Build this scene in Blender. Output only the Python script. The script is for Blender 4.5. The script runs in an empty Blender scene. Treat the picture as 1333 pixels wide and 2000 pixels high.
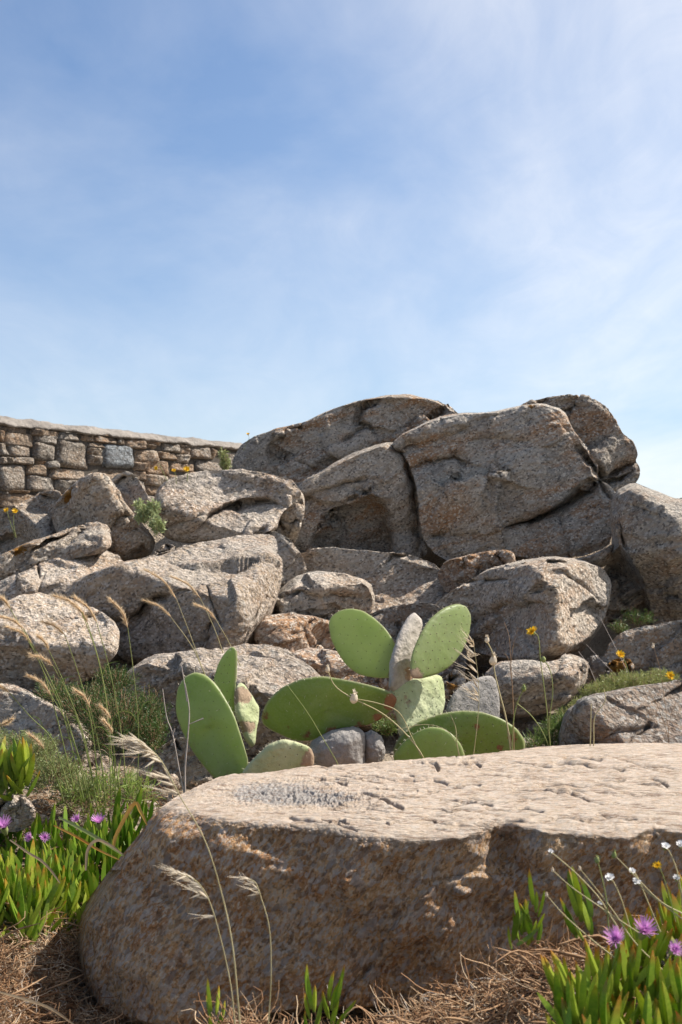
import bpy, math, random
import numpy as np
from mathutils import Vector, Matrix

sc = bpy.context.scene
col = sc.collection
rng = np.random.default_rng(7)
random.seed(7)
R = math.radians

# ------------------------------------------------------------------ camera
F, HX, HY, CZ = 2222.0, 666.5, 1080.0, 0.95     # focal length in photo pixels, optical axis, eye height
cam = bpy.data.cameras.new('camera')
cam.sensor_fit = 'VERTICAL'; cam.sensor_height = 36.0; cam.lens = 40.0
cam.shift_y = 0.04; cam.clip_end = 6000; cam.clip_start = 0.05
cam.dof.use_dof = True; cam.dof.focus_distance = 3.9; cam.dof.aperture_fstop = 11.0
camo = bpy.data.objects.new('camera', cam); col.objects.link(camo)
camo.location = (0, 0, CZ); camo.rotation_euler = (R(90), 0, 0)
sc.camera = camo

# ------------------------------------------------------------------ sun and sky
SUN_AZ, SUN_EL = R(71), R(48)                    # azimuth from +Y towards +X
SD = Vector((math.cos(SUN_EL)*math.sin(SUN_AZ), math.cos(SUN_EL)*math.cos(SUN_AZ), math.sin(SUN_EL)))
sun = bpy.data.lights.new('sun', 'SUN'); sun.energy = 3.7; sun.angle = R(0.6); sun.color = (1.0, 0.94, 0.86)
suno = bpy.data.objects.new('sun', sun); col.objects.link(suno)
suno.rotation_euler = SD.to_track_quat('Z', 'Y').to_euler(); suno.location = (4, 3, 6)

world = bpy.data.worlds.new('World'); sc.world = world; world.use_nodes = True
wt = world.node_tree; wt.nodes.clear()
def wn(t, **kw):
    n = wt.nodes.new(t)
    for k, v in kw.items(): setattr(n, k, v)
    return n
def wmath(op, a, b=None, clamp=False):
    n = wn('ShaderNodeMath', operation=op); n.use_clamp = clamp
    for i, v in enumerate((a, b)):
        if v is None: continue
        if isinstance(v, (int, float)): n.inputs[i].default_value = v
        else: wt.links.new(v, n.inputs[i])
    return n.outputs[0]
sky = wn('ShaderNodeTexSky', sky_type='NISHITA'); sky.sun_disc = False
sky.sun_elevation = SUN_EL; sky.sun_rotation = SUN_AZ
sky.air_density = 1.0; sky.dust_density = 1.2; sky.ozone_density = 1.6; sky.altitude = 40
tc = wn('ShaderNodeTexCoord')
# thin cirrus: the view direction is projected on a high flat layer, wisps are stretched noise on it
sep = wn('ShaderNodeSeparateXYZ'); wt.links.new(tc.outputs['Generated'], sep.inputs[0])
zc = wmath('MAXIMUM', wmath('ADD', sep.outputs['Z'], 0.22), 0.02)
cmb = wn('ShaderNodeCombineXYZ')
wt.links.new(wmath('DIVIDE', sep.outputs['X'], zc), cmb.inputs[0]); wt.links.new(wmath('DIVIDE', sep.outputs['Y'], zc), cmb.inputs[1])
mp = wn('ShaderNodeMapping'); mp.inputs['Rotation'].default_value = (0, 0, 0.3839); mp.inputs['Scale'].default_value = (1.5, 0.9, 1); mp.inputs['Location'].default_value = (-5.633, 5.114, 0)
wt.links.new(cmb.outputs[0], mp.inputs[0])
n1 = wn('ShaderNodeTexNoise'); n1.inputs['Scale'].default_value = 1.1; n1.inputs['Detail'].default_value = 9; n1.inputs['Roughness'].default_value = 0.55; n1.inputs['Distortion'].default_value = 0.5
wt.links.new(mp.outputs[0], n1.inputs['Vector'])
n2 = wn('ShaderNodeTexNoise'); n2.inputs['Scale'].default_value = 4.2; n2.inputs['Detail'].default_value = 10; n2.inputs['Roughness'].default_value = 0.62; n2.inputs['Distortion'].default_value = 0.9
wt.links.new(mp.outputs[0], n2.inputs['Vector'])
big = wmath('MULTIPLY', wmath('SUBTRACT', n1.outputs[0], 0.36), 1.7, True)
fine = wmath('ADD', wmath('MULTIPLY', n2.outputs[0], 1.1), 0.32)
wisps = wmath('MULTIPLY', big, fine, True)
# forward scattering: the veil is brighter the nearer it is to the sun
dot = wn('ShaderNodeVectorMath', operation='DOT_PRODUCT'); wt.links.new(tc.outputs['Generated'], dot.inputs[0]); dot.inputs[1].default_value = SD
fw = wmath('POWER', wmath('MAXIMUM', wmath('ADD', wmath('MULTIPLY', dot.outputs['Value'], 0.5), 0.5), 0.0), 6.0)
hz = wmath('POWER', wmath('SUBTRACT', 1.0, wmath('ABSOLUTE', sep.outputs['Z'])), 5.0)     # more air towards the horizon
veil = wmath('ADD', wmath('ADD', wmath('MULTIPLY', wisps, wmath('ADD', wmath('MULTIPLY', fw, 2.0), 0.24)), wmath('MULTIPLY', fw, 0.55)), wmath('MULTIPLY', hz, 0.52), True)
mx = wn('ShaderNodeMix', data_type='RGBA'); wt.links.new(veil, mx.inputs[0])
sk = wn('ShaderNodeMix', data_type='RGBA', blend_type='MULTIPLY'); sk.inputs[0].default_value = 1.0
wt.links.new(sky.outputs[0], sk.inputs[6]); sk.inputs[7].default_value = (0.45, 0.77, 1.03, 1)
wt.links.new(sk.outputs[2], mx.inputs[6]); mx.inputs[7].default_value = (8.7, 8.5, 8.3, 1)
bg = wn('ShaderNodeBackground'); bg.inputs['Strength'].default_value = 0.0605
wt.links.new(mx.outputs[2], bg.inputs[0])
wo = wn('ShaderNodeOutputWorld'); wt.links.new(bg.outputs[0], wo.inputs[0])

vs = sc.view_settings
vs.view_transform = 'Standard'; vs.look = 'None'; vs.exposure = 1.22; vs.gamma = 1.0; vs.use_curve_mapping = False

# ------------------------------------------------------------------ helpers
def tag(o, label=None, cat=None, group=None, kind=None):
    if label: o['label'] = label
    if cat: o['category'] = cat
    if group: o['group'] = group
    if kind: o['kind'] = kind
    return o
WO = {}                                          # world origin of every object built
def empty(name, loc=(0, 0, 0)):
    o = bpy.data.objects.new(name, None); col.objects.link(o); o.location = loc; o.empty_display_size = 0.05
    WO[o.name] = np.array(loc, float)
    return o
def at(px, py, d):
    """world point seen at photo pixel (px, py), d metres in front of the camera"""
    return np.array([(px-HX)/F*d, d, CZ+(HY-py)/F*d])
def unproj(px, py, d):
    return np.stack([(px-HX)/F*d, d, CZ+(HY-py)/F*d], -1)
def proj(P):
    P = np.asarray(P)
    return HX+P[..., 0]/P[..., 1]*F, HY-(P[..., 2]-CZ)/P[..., 1]*F
def mesh_obj(name, V, faces, mat=None, parent=None, smooth=True, origin=None, attrs=None):
    """faces: list of int arrays (k, n) with n = 3 or 4, or one such array"""
    V = np.asarray(V, dtype=np.float64)
    if origin is None: origin = WO[parent.name] if parent is not None else np.array([V[:, 0].mean(), V[:, 1].mean(), V[:, 2].min()])
    if isinstance(faces, np.ndarray): faces = [faces]
    me = bpy.data.meshes.new(name)
    nv = len(V); loops = np.concatenate([f.ravel() for f in faces]); tot = np.concatenate([np.full(len(f), f.shape[1]) for f in faces])
    me.vertices.add(nv); me.vertices.foreach_set('co', (V-origin).astype(np.float32).ravel())
    me.loops.add(len(loops)); me.loops.foreach_set('vertex_index', loops.astype(np.int32))
    me.polygons.add(len(tot)); st = np.concatenate([[0], np.cumsum(tot)[:-1]])
    me.polygons.foreach_set('loop_start', st.astype(np.int32))
    me.update(calc_edges=True)
    me.polygons.foreach_set('use_smooth', np.full(len(tot), bool(smooth)))
    if attrs:
        for k, a in attrs.items():
            at_ = me.attributes.new(k, 'FLOAT', 'POINT'); at_.data.foreach_set('value', np.asarray(a, dtype=np.float32))
    me.validate()
    if mat: me.materials.append(mat)
    o = bpy.data.objects.new(name, me); col.objects.link(o); o.location = origin; WO[o.name] = np.array(origin, float)
    if parent is not None: o.parent = parent; o.location = origin-WO[parent.name]
    return o

# gradient noise on arrays of points
_perm = np.random.default_rng(3).permutation(256).astype(np.int32); _perm = np.concatenate([_perm, _perm, _perm])
_g = np.random.default_rng(4).normal(size=(256, 3)); _g /= np.linalg.norm(_g, axis=1)[:, None]
def pn(P):
    P = np.asarray(P, dtype=np.float64); I = np.floor(P).astype(np.int64); f = P-I; I = (I & 255).astype(np.int32)
    u = f*f*f*(f*(f*6-15)+10); out = 0
    for dx in (0, 1):
        for dy in (0, 1):
            for dz in (0, 1):
                h = _perm[_perm[_perm[(I[:, 0]+dx) & 255]+((I[:, 1]+dy) & 255)]+((I[:, 2]+dz) & 255)]
                g = _g[h]
                w = (u[:, 0] if dx else 1-u[:, 0])*(u[:, 1] if dy else 1-u[:, 1])*(u[:, 2] if dz else 1-u[:, 2])
                out = out+w*(g[:, 0]*(f[:, 0]-dx)+g[:, 1]*(f[:, 1]-dy)+g[:, 2]*(f[:, 2]-dz))
    return out*1.6
def fbm(P, octv=4, gain=0.5, ridged=False):
    a = 1.0; s = 0; t = 0
    for i in range(octv):
        n = pn(P*(2.03**i)+i*17.3)
        if ridged: n = 1-2*np.abs(n)
        s = s+a*n; t += a; a *= gain
    return s/t
def smax(a, b, k):
    h = np.clip(0.5+0.5*(a-b)/k, 0, 1)
    return b*(1-h)+a*h+k*h*(1-h)
def sstep(a, b, x):
    t = np.clip((x-a)/(b-a), 0, 1); return t*t*(3-2*t)
def seg_dist(px, py, pts):
    """distance to a polyline, signed side and position along it"""
    best = np.full(px.shape, 1e9); side = np.zeros(px.shape); par = np.zeros(px.shape); n = len(pts)-1
    for i in range(n):
        ax, ay = pts[i]; bx, by = pts[i+1]; dx, dy = bx-ax, by-ay; L = dx*dx+dy*dy+1e-9
        t = np.clip(((px-ax)*dx+(py-ay)*dy)/L, 0, 1)
        ex, ey = px-(ax+t*dx), py-(ay+t*dy); d = np.hypot(ex, ey); m = d < best
        best = np.where(m, d, best); side = np.where(m, np.sign(dx*ey-dy*ex), side); par = np.where(m, (i+t)/n, par)
    return best, side, par
def in_poly(px, py, poly):
    ins = np.zeros(np.shape(px), bool); n = len(poly)
    for i in range(n):
        x1, y1 = poly[i]; x2, y2 = poly[(i+1) % n]
        c = ((y1 > py) != (y2 > py)) & (px < (x2-x1)*(py-y1)/((y2-y1) or 1e-9)+x1)
        ins ^= c
    return ins
def poly_sd(px, py, poly):
    d, _, _ = seg_dist(px, py, list(poly)+[poly[0]])
    return np.where(in_poly(px, py, poly), d, -d)
def radial(poly, c, phi, soft=1):
    """distance from c to the outline along every angle phi"""
    poly = np.asarray(poly, float)
    if soft:                               # round the corners a little
        for _ in range(soft):
            q = np.roll(poly, -1, 0); poly = np.stack([poly*0.82+q*0.18, poly*0.18+q*0.82], 1).reshape(-1, 2)
    ux, uy = np.cos(phi), np.sin(phi); best = np.full(phi.shape, 0.0)
    n = len(poly)
    for i in range(n):
        a = poly[i]-c; b = poly[(i+1) % n]-c; e = b-a
        den = ux*e[1]-uy*e[0]; den = np.where(np.abs(den) < 1e-9, 1e-9, den)
        t = (a[0]*e[1]-a[1]*e[0])/den; s = (a[0]*uy-a[1]*ux)/den
        best = np.where((t > 0) & (s >= -1e-6) & (s <= 1+1e-6) & (t > best), t, best)
    return best
def disc(n):
    g = np.linspace(-1, 1, n); X, Y = np.meshgrid(g, g)
    u = X*np.sqrt(1-Y*Y/2); v = Y*np.sqrt(1-X*X/2)
    return u.ravel(), v.ravel()
def grid_faces(n, m=None):
    m = m or n; i = np.arange(n*m).reshape(n, m)
    return np.stack([i[:-1, :-1], i[:-1, 1:], i[1:, 1:], i[1:, :-1]], -1).reshape(-1, 4)
def border(n):
    i = np.arange(n*n).reshape(n, n)
    return np.concatenate([i[0, :-1], i[:-1, -1], i[-1, :0:-1], i[:0:-1, 0]])
def tube(points, radii, sides=5, cap=True):
    P = np.asarray(points, float); n = len(P); r = np.broadcast_to(np.asarray(radii, float), (n,))
    T = np.gradient(P, axis=0); T /= np.linalg.norm(T, axis=1)[:, None]+1e-12
    ref = np.array([0.31, -0.9, 0.29]); A = np.cross(T, ref); A /= np.linalg.norm(A, axis=1)[:, None]+1e-12; B = np.cross(T, A)
    ang = np.arange(sides)*2*np.pi/sides
    V = (P[:, None]+r[:, None, None]*(np.cos(ang)[None, :, None]*A[:, None]+np.sin(ang)[None, :, None]*B[:, None])).reshape(-1, 3)
    i = np.arange(n*sides).reshape(n, sides); j = np.roll(i, -1, 1)
    return V, np.stack([i[:-1], j[:-1], j[1:], i[1:]], -1).reshape(-1, 4)
def spline(pts, n):
    """smooth curve through points (Catmull-Rom)"""
    P = np.asarray(pts, float); P = np.concatenate([[2*P[0]-P[1]], P, [2*P[-1]-P[-2]]]); m = len(P)-3
    out = []
    for k in range(n):
        x = k/(n-1)*m; i = min(int(x), m-1); t = x-i; a, b, c, d = P[i:i+4]
        out.append(0.5*((2*b)+(-a+c)*t+(2*a-5*b+4*c-d)*t*t+(-a+3*b-3*c+d)*t**3))
    return np.array(out)
class MB:
    """collects several shapes for one mesh"""
    def __init__(s): s.V = []; s.F4 = []; s.F3 = []; s.n = 0; s.A = []
    def add(s, V, Fq, a=None):
        V = np.asarray(V, float); Fq = np.asarray(Fq, int)
        (s.F4 if Fq.shape[1] == 4 else s.F3).append(Fq+s.n); s.V.append(V); s.n += len(V)
        s.A.append(np.zeros(len(V)) if a is None else np.broadcast_to(a, (len(V),)))
    def build(s, name, mat, parent=None, smooth=True, origin=None, kind=None):
        fs = [np.concatenate(f) for f in (s.F4, s.F3) if f]
        return tag(mesh_obj(name, np.concatenate(s.V), fs, mat, parent, smooth, origin, {'t': np.concatenate(s.A)}), kind=kind)
# ------------------------------------------------------------------ materials
class NT:
    def __init__(s, name):
        s.m = bpy.data.materials.new(name); s.m.use_nodes = True; s.t = s.m.node_tree; s.t.nodes.clear()
        s.out = s.t.nodes.new('ShaderNodeOutputMaterial')
    def n(s, t, **kw):
        x = s.t.nodes.new(t)
        for k, v in kw.items(): setattr(x, k, v)
        return x
    def put(s, sock, v):
        if isinstance(v, bpy.types.NodeSocket): s.t.links.new(v, sock)
        elif isinstance(v, (tuple, list)) and len(v) == 3 and sock.type == 'RGBA': sock.default_value = (*v, 1)
        else: sock.default_value = v
    def math(s, op, a, b=0.0, clamp=False):
        x = s.n('ShaderNodeMath', operation=op); x.use_clamp = clamp; s.put(x.inputs[0], a); s.put(x.inputs[1], b); return x.outputs[0]
    def mix(s, f, a, b, mode='MIX'):
        x = s.n('ShaderNodeMix', data_type='RGBA', blend_type=mode); s.put(x.inputs[0], f); s.put(x.inputs[6], a); s.put(x.inputs[7], b); return x.outputs[2]
    def noise(s, vec, scale, detail=4, rough=0.55, dist=0.0, out=0):
        x = s.n('ShaderNodeTexNoise'); s.put(x.inputs['Vector'], vec); s.put(x.inputs['Scale'], scale); s.put(x.inputs['Detail'], detail); s.put(x.inputs['Roughness'], rough); s.put(x.inputs['Distortion'], dist); return x.outputs[out]
    def vor(s, vec, scale, feature='F1', out='Distance', rand=1.0):
        x = s.n('ShaderNodeTexVoronoi', feature=feature); s.put(x.inputs['Vector'], vec); s.put(x.inputs['Scale'], scale); s.put(x.inputs['Randomness'], rand); return x.outputs[out]
    def ramp(s, f, stops, interp='LINEAR'):
        x = s.n('ShaderNodeValToRGB'); x.color_ramp.interpolation = interp; e = x.color_ramp.elements
        while len(e) < len(stops): e.new(0.5)
        for k, (p, c) in enumerate(stops):
            e[k].position = p; e[k].color = (*c, 1) if isinstance(c, (tuple, list)) else (c, c, c, 1)
        s.put(x.inputs[0], f); return x.outputs[0]
    def mapping(s, vec, rot=(0, 0, 0), scale=(1, 1, 1)):
        r = s.n('ShaderNodeMapping'); s.put(r.inputs[0], vec); r.inputs['Rotation'].default_value = rot             # turn first, then stretch
        x = s.n('ShaderNodeMapping'); s.put(x.inputs[0], r.outputs[0]); x.inputs['Scale'].default_value = scale; return x.outputs[0]
    def bump(s, h, dist, strength=1.0, normal=None):
        x = s.n('ShaderNodeBump'); s.put(x.inputs['Height'], h); s.put(x.inputs['Distance'], dist); s.put(x.inputs['Strength'], strength)
        if normal is not None: s.put(x.inputs['Normal'], normal)
        return x.outputs[0]
    def coord(s, spread=20.0):
        tc = s.n('ShaderNodeTexCoord'); oi = s.n('ShaderNodeObjectInfo'); v = s.n('ShaderNodeVectorMath', operation='ADD')
        c = s.n('ShaderNodeCombineXYZ'); m = s.math('MULTIPLY', oi.outputs['Random'], spread)
        for k in range(3): s.put(c.inputs[k], m)
        s.put(v.inputs[0], tc.outputs['Object']); s.put(v.inputs[1], c.outputs[0]); s.rand = oi.outputs['Random']
        return v.outputs[0]
    def attr(s, name):
        x = s.n('ShaderNodeAttribute', attribute_name=name); return x.outputs['Fac']
    def bsdf(s, colr, rough=0.9, normal=None, spec=0.25, trans=None, tcol=None, sss=0.0, sheen=0.0):
        b = s.n('ShaderNodeBsdfPrincipled'); s.put(b.inputs['Base Color'], colr); s.put(b.inputs['Roughness'], rough); s.put(b.inputs['Specular IOR Level'], spec)
        if sss: s.put(b.inputs['Subsurface Weight'], sss); b.inputs['Subsurface Radius'].default_value = (0.02, 0.03, 0.008); b.inputs['Subsurface Scale'].default_value = 0.6
        if normal is not None: s.put(b.inputs['Normal'], normal)
        o = b.outputs[0]
        if trans:
            t = s.n('ShaderNodeBsdfTranslucent'); s.put(t.inputs[0], tcol if tcol is not None else colr)
            m = s.n('ShaderNodeMixShader'); s.put(m.inputs[0], trans); s.t.links.new(o, m.inputs[1]); s.t.links.new(t.outputs[0], m.inputs[2]); o = m.outputs[0]
        s.t.links.new(o, s.out.inputs['Surface']); return s.m

def rock_mat(name, base=(0.46, 0.415, 0.36), dark=(0.29, 0.26, 0.225), rustc=(0.40, 0.225, 0.115), rust=0.5, grain=1.0, tilt=25, spots=(), lich=(0.42, 0.19, 0.02), stretch=1.35, pale=(0.54, 0.475, 0.395), bumpk=1.0, flakes=False):
    k = NT(name); c = k.coord()
    w = k.mapping(c, (R(12), R(tilt), R(20)), (1.0, 1.2, stretch))
    big = k.noise(c, 2.1, 4, 0.6, 0.4)
    mid = k.noise(w, 13.0*grain, 5, 0.68)
    fine = k.noise(w, 62.0*grain, 3, 0.75)
    cl = k.mix(k.ramp(big, [(0.36, 0.0), (0.62, 1.0)]), dark, base)
    cl = k.mix(k.ramp(k.noise(c, 1.3, 3, 0.6, 0.5), [(0.42, 0.0), (0.62, 0.55)]), cl, (base[0]*0.92, base[1]*0.74, base[2]*0.55))
    cl = k.mix(k.ramp(mid, [(0.42, 0.0), (0.70, 0.75)]), cl, pale)
    cl = k.mix(k.math('MULTIPLY', k.ramp(k.noise(k.mapping(c, (R(8), R(tilt), R(10)), (0.8, 1.0, 2.6)), 2.6, 6, 0.70, 0.5), [(0.47, 0.0), (0.60, 1.0)]), rust), cl, rustc)
    cl = k.mix(k.ramp(k.noise(c, 17.0*grain, 3, 0.7), [(0.58, 0.0), (0.72, 0.6)]), cl, (0.10, 0.095, 0.085))
    vc = k.vor(w, 76.0*grain, 'F1', 'Color'); sv = k.n('ShaderNodeSeparateColor'); k.put(sv.inputs[0], vc)
    cl = k.mix(k.ramp(sv.outputs[0], [(0.0, 0.80), (0.32, 0.0)]), cl, (0.10, 0.09, 0.078))
    cl = k.mix(k.ramp(sv.outputs[1], [(0.60, 0.0), (0.95, 0.9)]), cl, (min(1, pale[0]*1.15), min(1, pale[1]*1.15), min(1, pale[2]*1.15)))
    # round grey and whitish lichen spots
    lv = k.vor(c, 9.0, 'F1', 'Distance'); lv2 = k.math('ADD', lv, k.math('MULTIPLY', k.noise(c, 60, 3), 0.35))
    cl = k.mix(k.math('MULTIPLY', k.ramp(lv2, [(0.30, 1.0), (0.36, 0.0)]), 0.4), cl, (0.44, 0.43, 0.39))
    if spots:
        g = k.n('ShaderNodeNewGeometry'); tot = None
        for (x, y, z, r, el) in spots:
            s = k.n('ShaderNodeVectorMath', operation='SUBTRACT'); k.put(s.inputs[0], g.outputs['Position']); s.inputs[1].default_value = (x, y, z)
            m = k.n('ShaderNodeVectorMath', operation='MULTIPLY'); k.put(m.inputs[0], s.outputs[0]); m.inputs[1].default_value = (1/el, 0.5, 1)
            l = k.n('ShaderNodeVectorMath', operation='LENGTH'); k.put(l.inputs[0], m.outputs[0])
            d = k.math('ADD', k.math('DIVIDE', l.outputs['Value'], r), k.math('MULTIPLY', k.math('SUBTRACT', k.noise(c, 28, 5, 0.65), 0.5), 2.2))
            f = k.ramp(d, [(0.8, 1.0), (1.0, 0.0)]); tot = f if tot is None else k.math('MAXIMUM', tot, f)
        cl = k.mix(tot, cl, k.mix(k.noise(c, 80, 3), lich, (lich[0]*0.55, lich[1]*0.6, lich[2])))
    cl = k.mix(k.ramp(k.noise(w, 4.0, 6, 0.75, 0.8), [(0.54, 0.0), (0.68, 0.45)]), cl, (0.16, 0.14, 0.12))
    br = k.math('ADD', 0.92, k.math('MULTIPLY', k.rand, 0.26)); cc = k.n('ShaderNodeCombineXYZ')
    for q in range(3): k.put(cc.inputs[q], br)
    cl = k.mix(1.0, cl, cc.outputs[0], 'MULTIPLY')
    pits = k.vor(w, 30.0*grain, 'F1', 'Distance')
    h = k.math('ADD', k.math('MULTIPLY', mid, 1.5), k.math('MULTIPLY', fine, 0.7))
    h = k.math('ADD', k.math('ADD', h, k.math('MULTIPLY', pits, 0.5)), k.math('MULTIPLY', sv.outputs[2], 0.40))
    return k.bsdf(cl, 0.92, k.bump(h, 0.034*bumpk/grain**0.5, 1.0), 0.2)

def slab_mat():
    """the foreground slab: gneiss of small flakes, orange, pale and dark, drawn out along the foliation"""
    k = NT('slab_gneiss'); c = k.coord(0.0)
    w = k.mapping(c, (R(6), R(-35), R(5)), (1.5, 1.15, 0.8))
    warp = k.n('ShaderNodeVectorMath', operation='ADD'); k.put(warp.inputs[0], w)
    wm = k.n('ShaderNodeVectorMath', operation='SCALE'); k.put(wm.inputs[0], k.noise(w, 40, 4, out=1)); wm.inputs['Scale'].default_value = 0.009; k.put(warp.inputs[1], wm.outputs[0]); w2 = warp.outputs[0]
    big = k.noise(c, 3.2, 6, 0.6, 0.6)
    cl = k.mix(k.ramp(big, [(0.36, 0.0), (0.64, 1.0)]), (0.64, 0.33, 0.13), (0.80, 0.52, 0.275))
    cl = k.mix(k.ramp(k.noise(w2, 14, 6, 0.65), [(0.44, 0.0), (0.62, 0.9)]), cl, (0.56, 0.26, 0.10))
    sv = k.n('ShaderNodeSeparateColor'); k.put(sv.inputs[0], k.vor(w2, 120, 'F1', 'Color'))
    s2 = k.n('ShaderNodeSeparateColor'); k.put(s2.inputs[0], k.vor(w2, 62, 'F1', 'Color'))
    gn = k.noise(w, 85, 4, 0.75); cl = k.mix(k.ramp(gn, [(0.52, 0.0), (0.60, 0.95)]), cl, (0.84, 0.67, 0.48)); cl = k.mix(k.ramp(gn, [(0.36, 0.85), (0.45, 0.0)]), cl, (0.16, 0.085, 0.045))
    cl = k.mix(k.ramp(sv.outputs[0], [(0.06, 0.6), (0.26, 0.0)]), cl, (0.19, 0.115, 0.07))
    cl = k.mix(k.ramp(sv.outputs[1], [(0.60, 0.0), (0.90, 0.65)]), cl, (0.66, 0.56, 0.47))
    cl = k.mix(k.ramp(s2.outputs[1], [(0.74, 0.0), (0.94, 0.55)]), cl, (0.58, 0.52, 0.48))
    cl = k.mix(k.ramp(s2.outputs[0], [(0.04, 0.5), (0.22, 0.0)]), cl, (0.17, 0.11, 0.08))
    # the upper face is coloured paler and pinkish; a grey crystalline patch near its left end
    g = k.n('ShaderNodeNewGeometry'); tf = k.attr('t')
    cl = k.mix(k.math('MULTIPLY', tf, 0.74), cl, k.mix(k.ramp(k.noise(w2, 30, 6, 0.7), [(0.35, 0), (0.65, 1)]), (0.48, 0.39, 0.30), (0.69, 0.61, 0.52)))
    cl = k.mix(k.math('MULTIPLY', k.attr('crack'), 0.9), cl, (0.15, 0.085, 0.05))  # dark brown in the splits: groove shade painted into the colour, with dirt
    pa = k.attr('patch')
    cl = k.mix(k.ramp(k.math('ADD', pa, k.math('MULTIPLY', k.math('SUBTRACT', k.noise(c, 38, 6, 0.7), 0.5), 1.5)), [(0.42, 0.0), (0.66, 0.65)]), cl, k.mix(k.ramp(sv.outputs[2], [(0.2, 0), (0.9, 1)]), (0.24, 0.24, 0.245), (0.47, 0.465, 0.46)))
    cl = k.mix(k.ramp(k.noise(c, 9, 6, 0.7), [(0.62, 0.0), (0.74, 0.4)]), cl, (0.12, 0.085, 0.06))
    h = k.math('ADD', k.math('MULTIPLY', k.noise(w2, 18, 7, 0.74), 3.4), k.math('MULTIPLY', sv.outputs[2], 0.55)); h = k.math('ADD', h, k.math('MULTIPLY', s2.outputs[2], 0.55))
    wt_ = k.mapping(c, (0, 0, R(6)), (0.45, 2.4, 3.0)); ht = k.noise(wt_, 30, 7, 0.74)      # the upper face is flaky, drawn out lengthwise
    cl = k.mix(k.math('MULTIPLY', k.ramp(ht, [(0.38, 1.0), (0.48, 0.0)]), k.math('MULTIPLY', tf, 0.85)), cl, (0.26, 0.175, 0.12))
    hm = k.n('ShaderNodeMix', data_type='FLOAT'); k.put(hm.inputs[0], tf); k.put(hm.inputs[2], h); k.put(hm.inputs[3], ht)
    return k.bsdf(cl, 0.85, k.bump(hm.outputs[0], 0.022, 1.0), 0.25)

def leaf_mat(name, c1, c2, tip=None, trans=0.3, rough=0.5, tipr=(0.72, 1.0), spec=0.4, base=None, var=0.35):
    k = NT(name); c = k.coord(); t = k.attr('t')
    rn = k.n('ShaderNodeObjectInfo').outputs['Random']
    f = k.math('ADD', k.math('MULTIPLY', k.noise(c, 14, 3), 0.6), k.math('MULTIPLY', rn, 0.5))
    cl = k.mix(k.ramp(f, [(0.3, 0.0), (0.85, 1.0)]), c1, c2)
    if base: cl = k.mix(k.ramp(t, [(0.0, 1.0), (0.25, 0.0)]), cl, base)
    if tip:
        sel = k.ramp(k.math('FRACT', k.math('MULTIPLY', rn, 7.31)), [(0.25, 0.15), (0.8, 1.0)])
        cl = k.mix(k.math('MULTIPLY', k.ramp(t, [(tipr[0], 0.0), (tipr[1], 0.85)]), sel), cl, tip)
    return k.bsdf(cl, rough, None, spec, trans, cl)

def flat_mat(name, c1, c2, scale=30, rough=0.8, trans=0.0, spec=0.2):
    k = NT(name); c = k.coord(); cl = k.mix(k.ramp(k.noise(c, scale, 4, 0.65), [(0.3, 0), (0.7, 1)]), c1, c2)
    return k.bsdf(cl, rough, None, spec, trans or None, cl)

def pad_mat(name, c1, c2, cork=(0.30, 0.22, 0.15), bark=0.0, tr=0.42, barkc=(0.36, 0.33, 0.29)):
    """prickly pear skin: waxy green, corky brown where the attribute says, greyer with age"""
    k = NT(name); c = k.coord(); t = k.attr('t'); e = k.attr('edge')
    cl = k.mix(k.ramp(k.noise(c, 9, 5, 0.6, 0.5), [(0.32, 0), (0.68, 1)]), c1, c2)
    cl = k.mix(k.math('MULTIPLY', k.ramp(k.noise(c, 120, 3), [(0.4, 0), (0.7, 1)]), 0.22), cl, (0.33, 0.37, 0.22))
    cl = k.mix(k.math('MULTIPLY', k.ramp(k.noise(c, 5, 6, 0.7, 1.2), [(0.45, 0), (0.7, 1)]), 0.25), cl, (0.36, 0.38, 0.27))
    cl = k.mix(k.math('MULTIPLY', k.ramp(k.noise(c, 33, 5, 0.75), [(0.60, 0), (0.70, 1)]), 0.55), cl, (0.24, 0.20, 0.11))
    cl = k.mix(k.math('MULTIPLY', e, 0.75), cl, (0.42, 0.40, 0.25))  # pale rim: light through the thin edge painted in, with grey scar
    if bark: cl = k.mix(k.ramp(k.math('ADD', k.noise(c, 13, 7, 0.65, 0.6), bark-0.5), [(0.42, 0), (0.55, 1)]), cl, k.mix(k.noise(c, 60, 4, 0.7), (barkc[0]*0.55, barkc[1]*0.55, barkc[2]*0.55), (barkc[0]*1.35, barkc[1]*1.35, barkc[2]*1.35)))
    f = k.ramp(k.math('ADD', t, k.math('MULTIPLY', k.math('SUBTRACT', k.noise(c, 26, 6, 0.7), 0.5), 1.1)), [(0.45, 0), (0.58, 1)])
    cl = k.mix(f, cl, k.mix(k.noise(c, 45, 5, 0.7), (cork[0]*0.5, cork[1]*0.5, cork[2]*0.5), (cork[0]*1.4, cork[1]*1.35, cork[2]*1.3)))
    h = k.math('ADD', k.noise(c, 30, 4), k.math('MULTIPLY', f, 0.4))
    if bark: h = k.math('ADD', h, k.math('MULTIPLY', k.noise(c, 45, 7, 0.7), 1.5*bark))
    return k.bsdf(cl, k.math('ADD', 0.42, k.math('MULTIPLY', f, 0.4)) if not bark else 0.8, k.bump(h, 0.006 if not bark else 0.014, 0.6), 0.35, k.math('MULTIPLY', k.math('SUBTRACT', 1.0, f), tr) if not bark else None, k.mix(0.30, cl, (0.62, 0.70, 0.40)))

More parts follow.
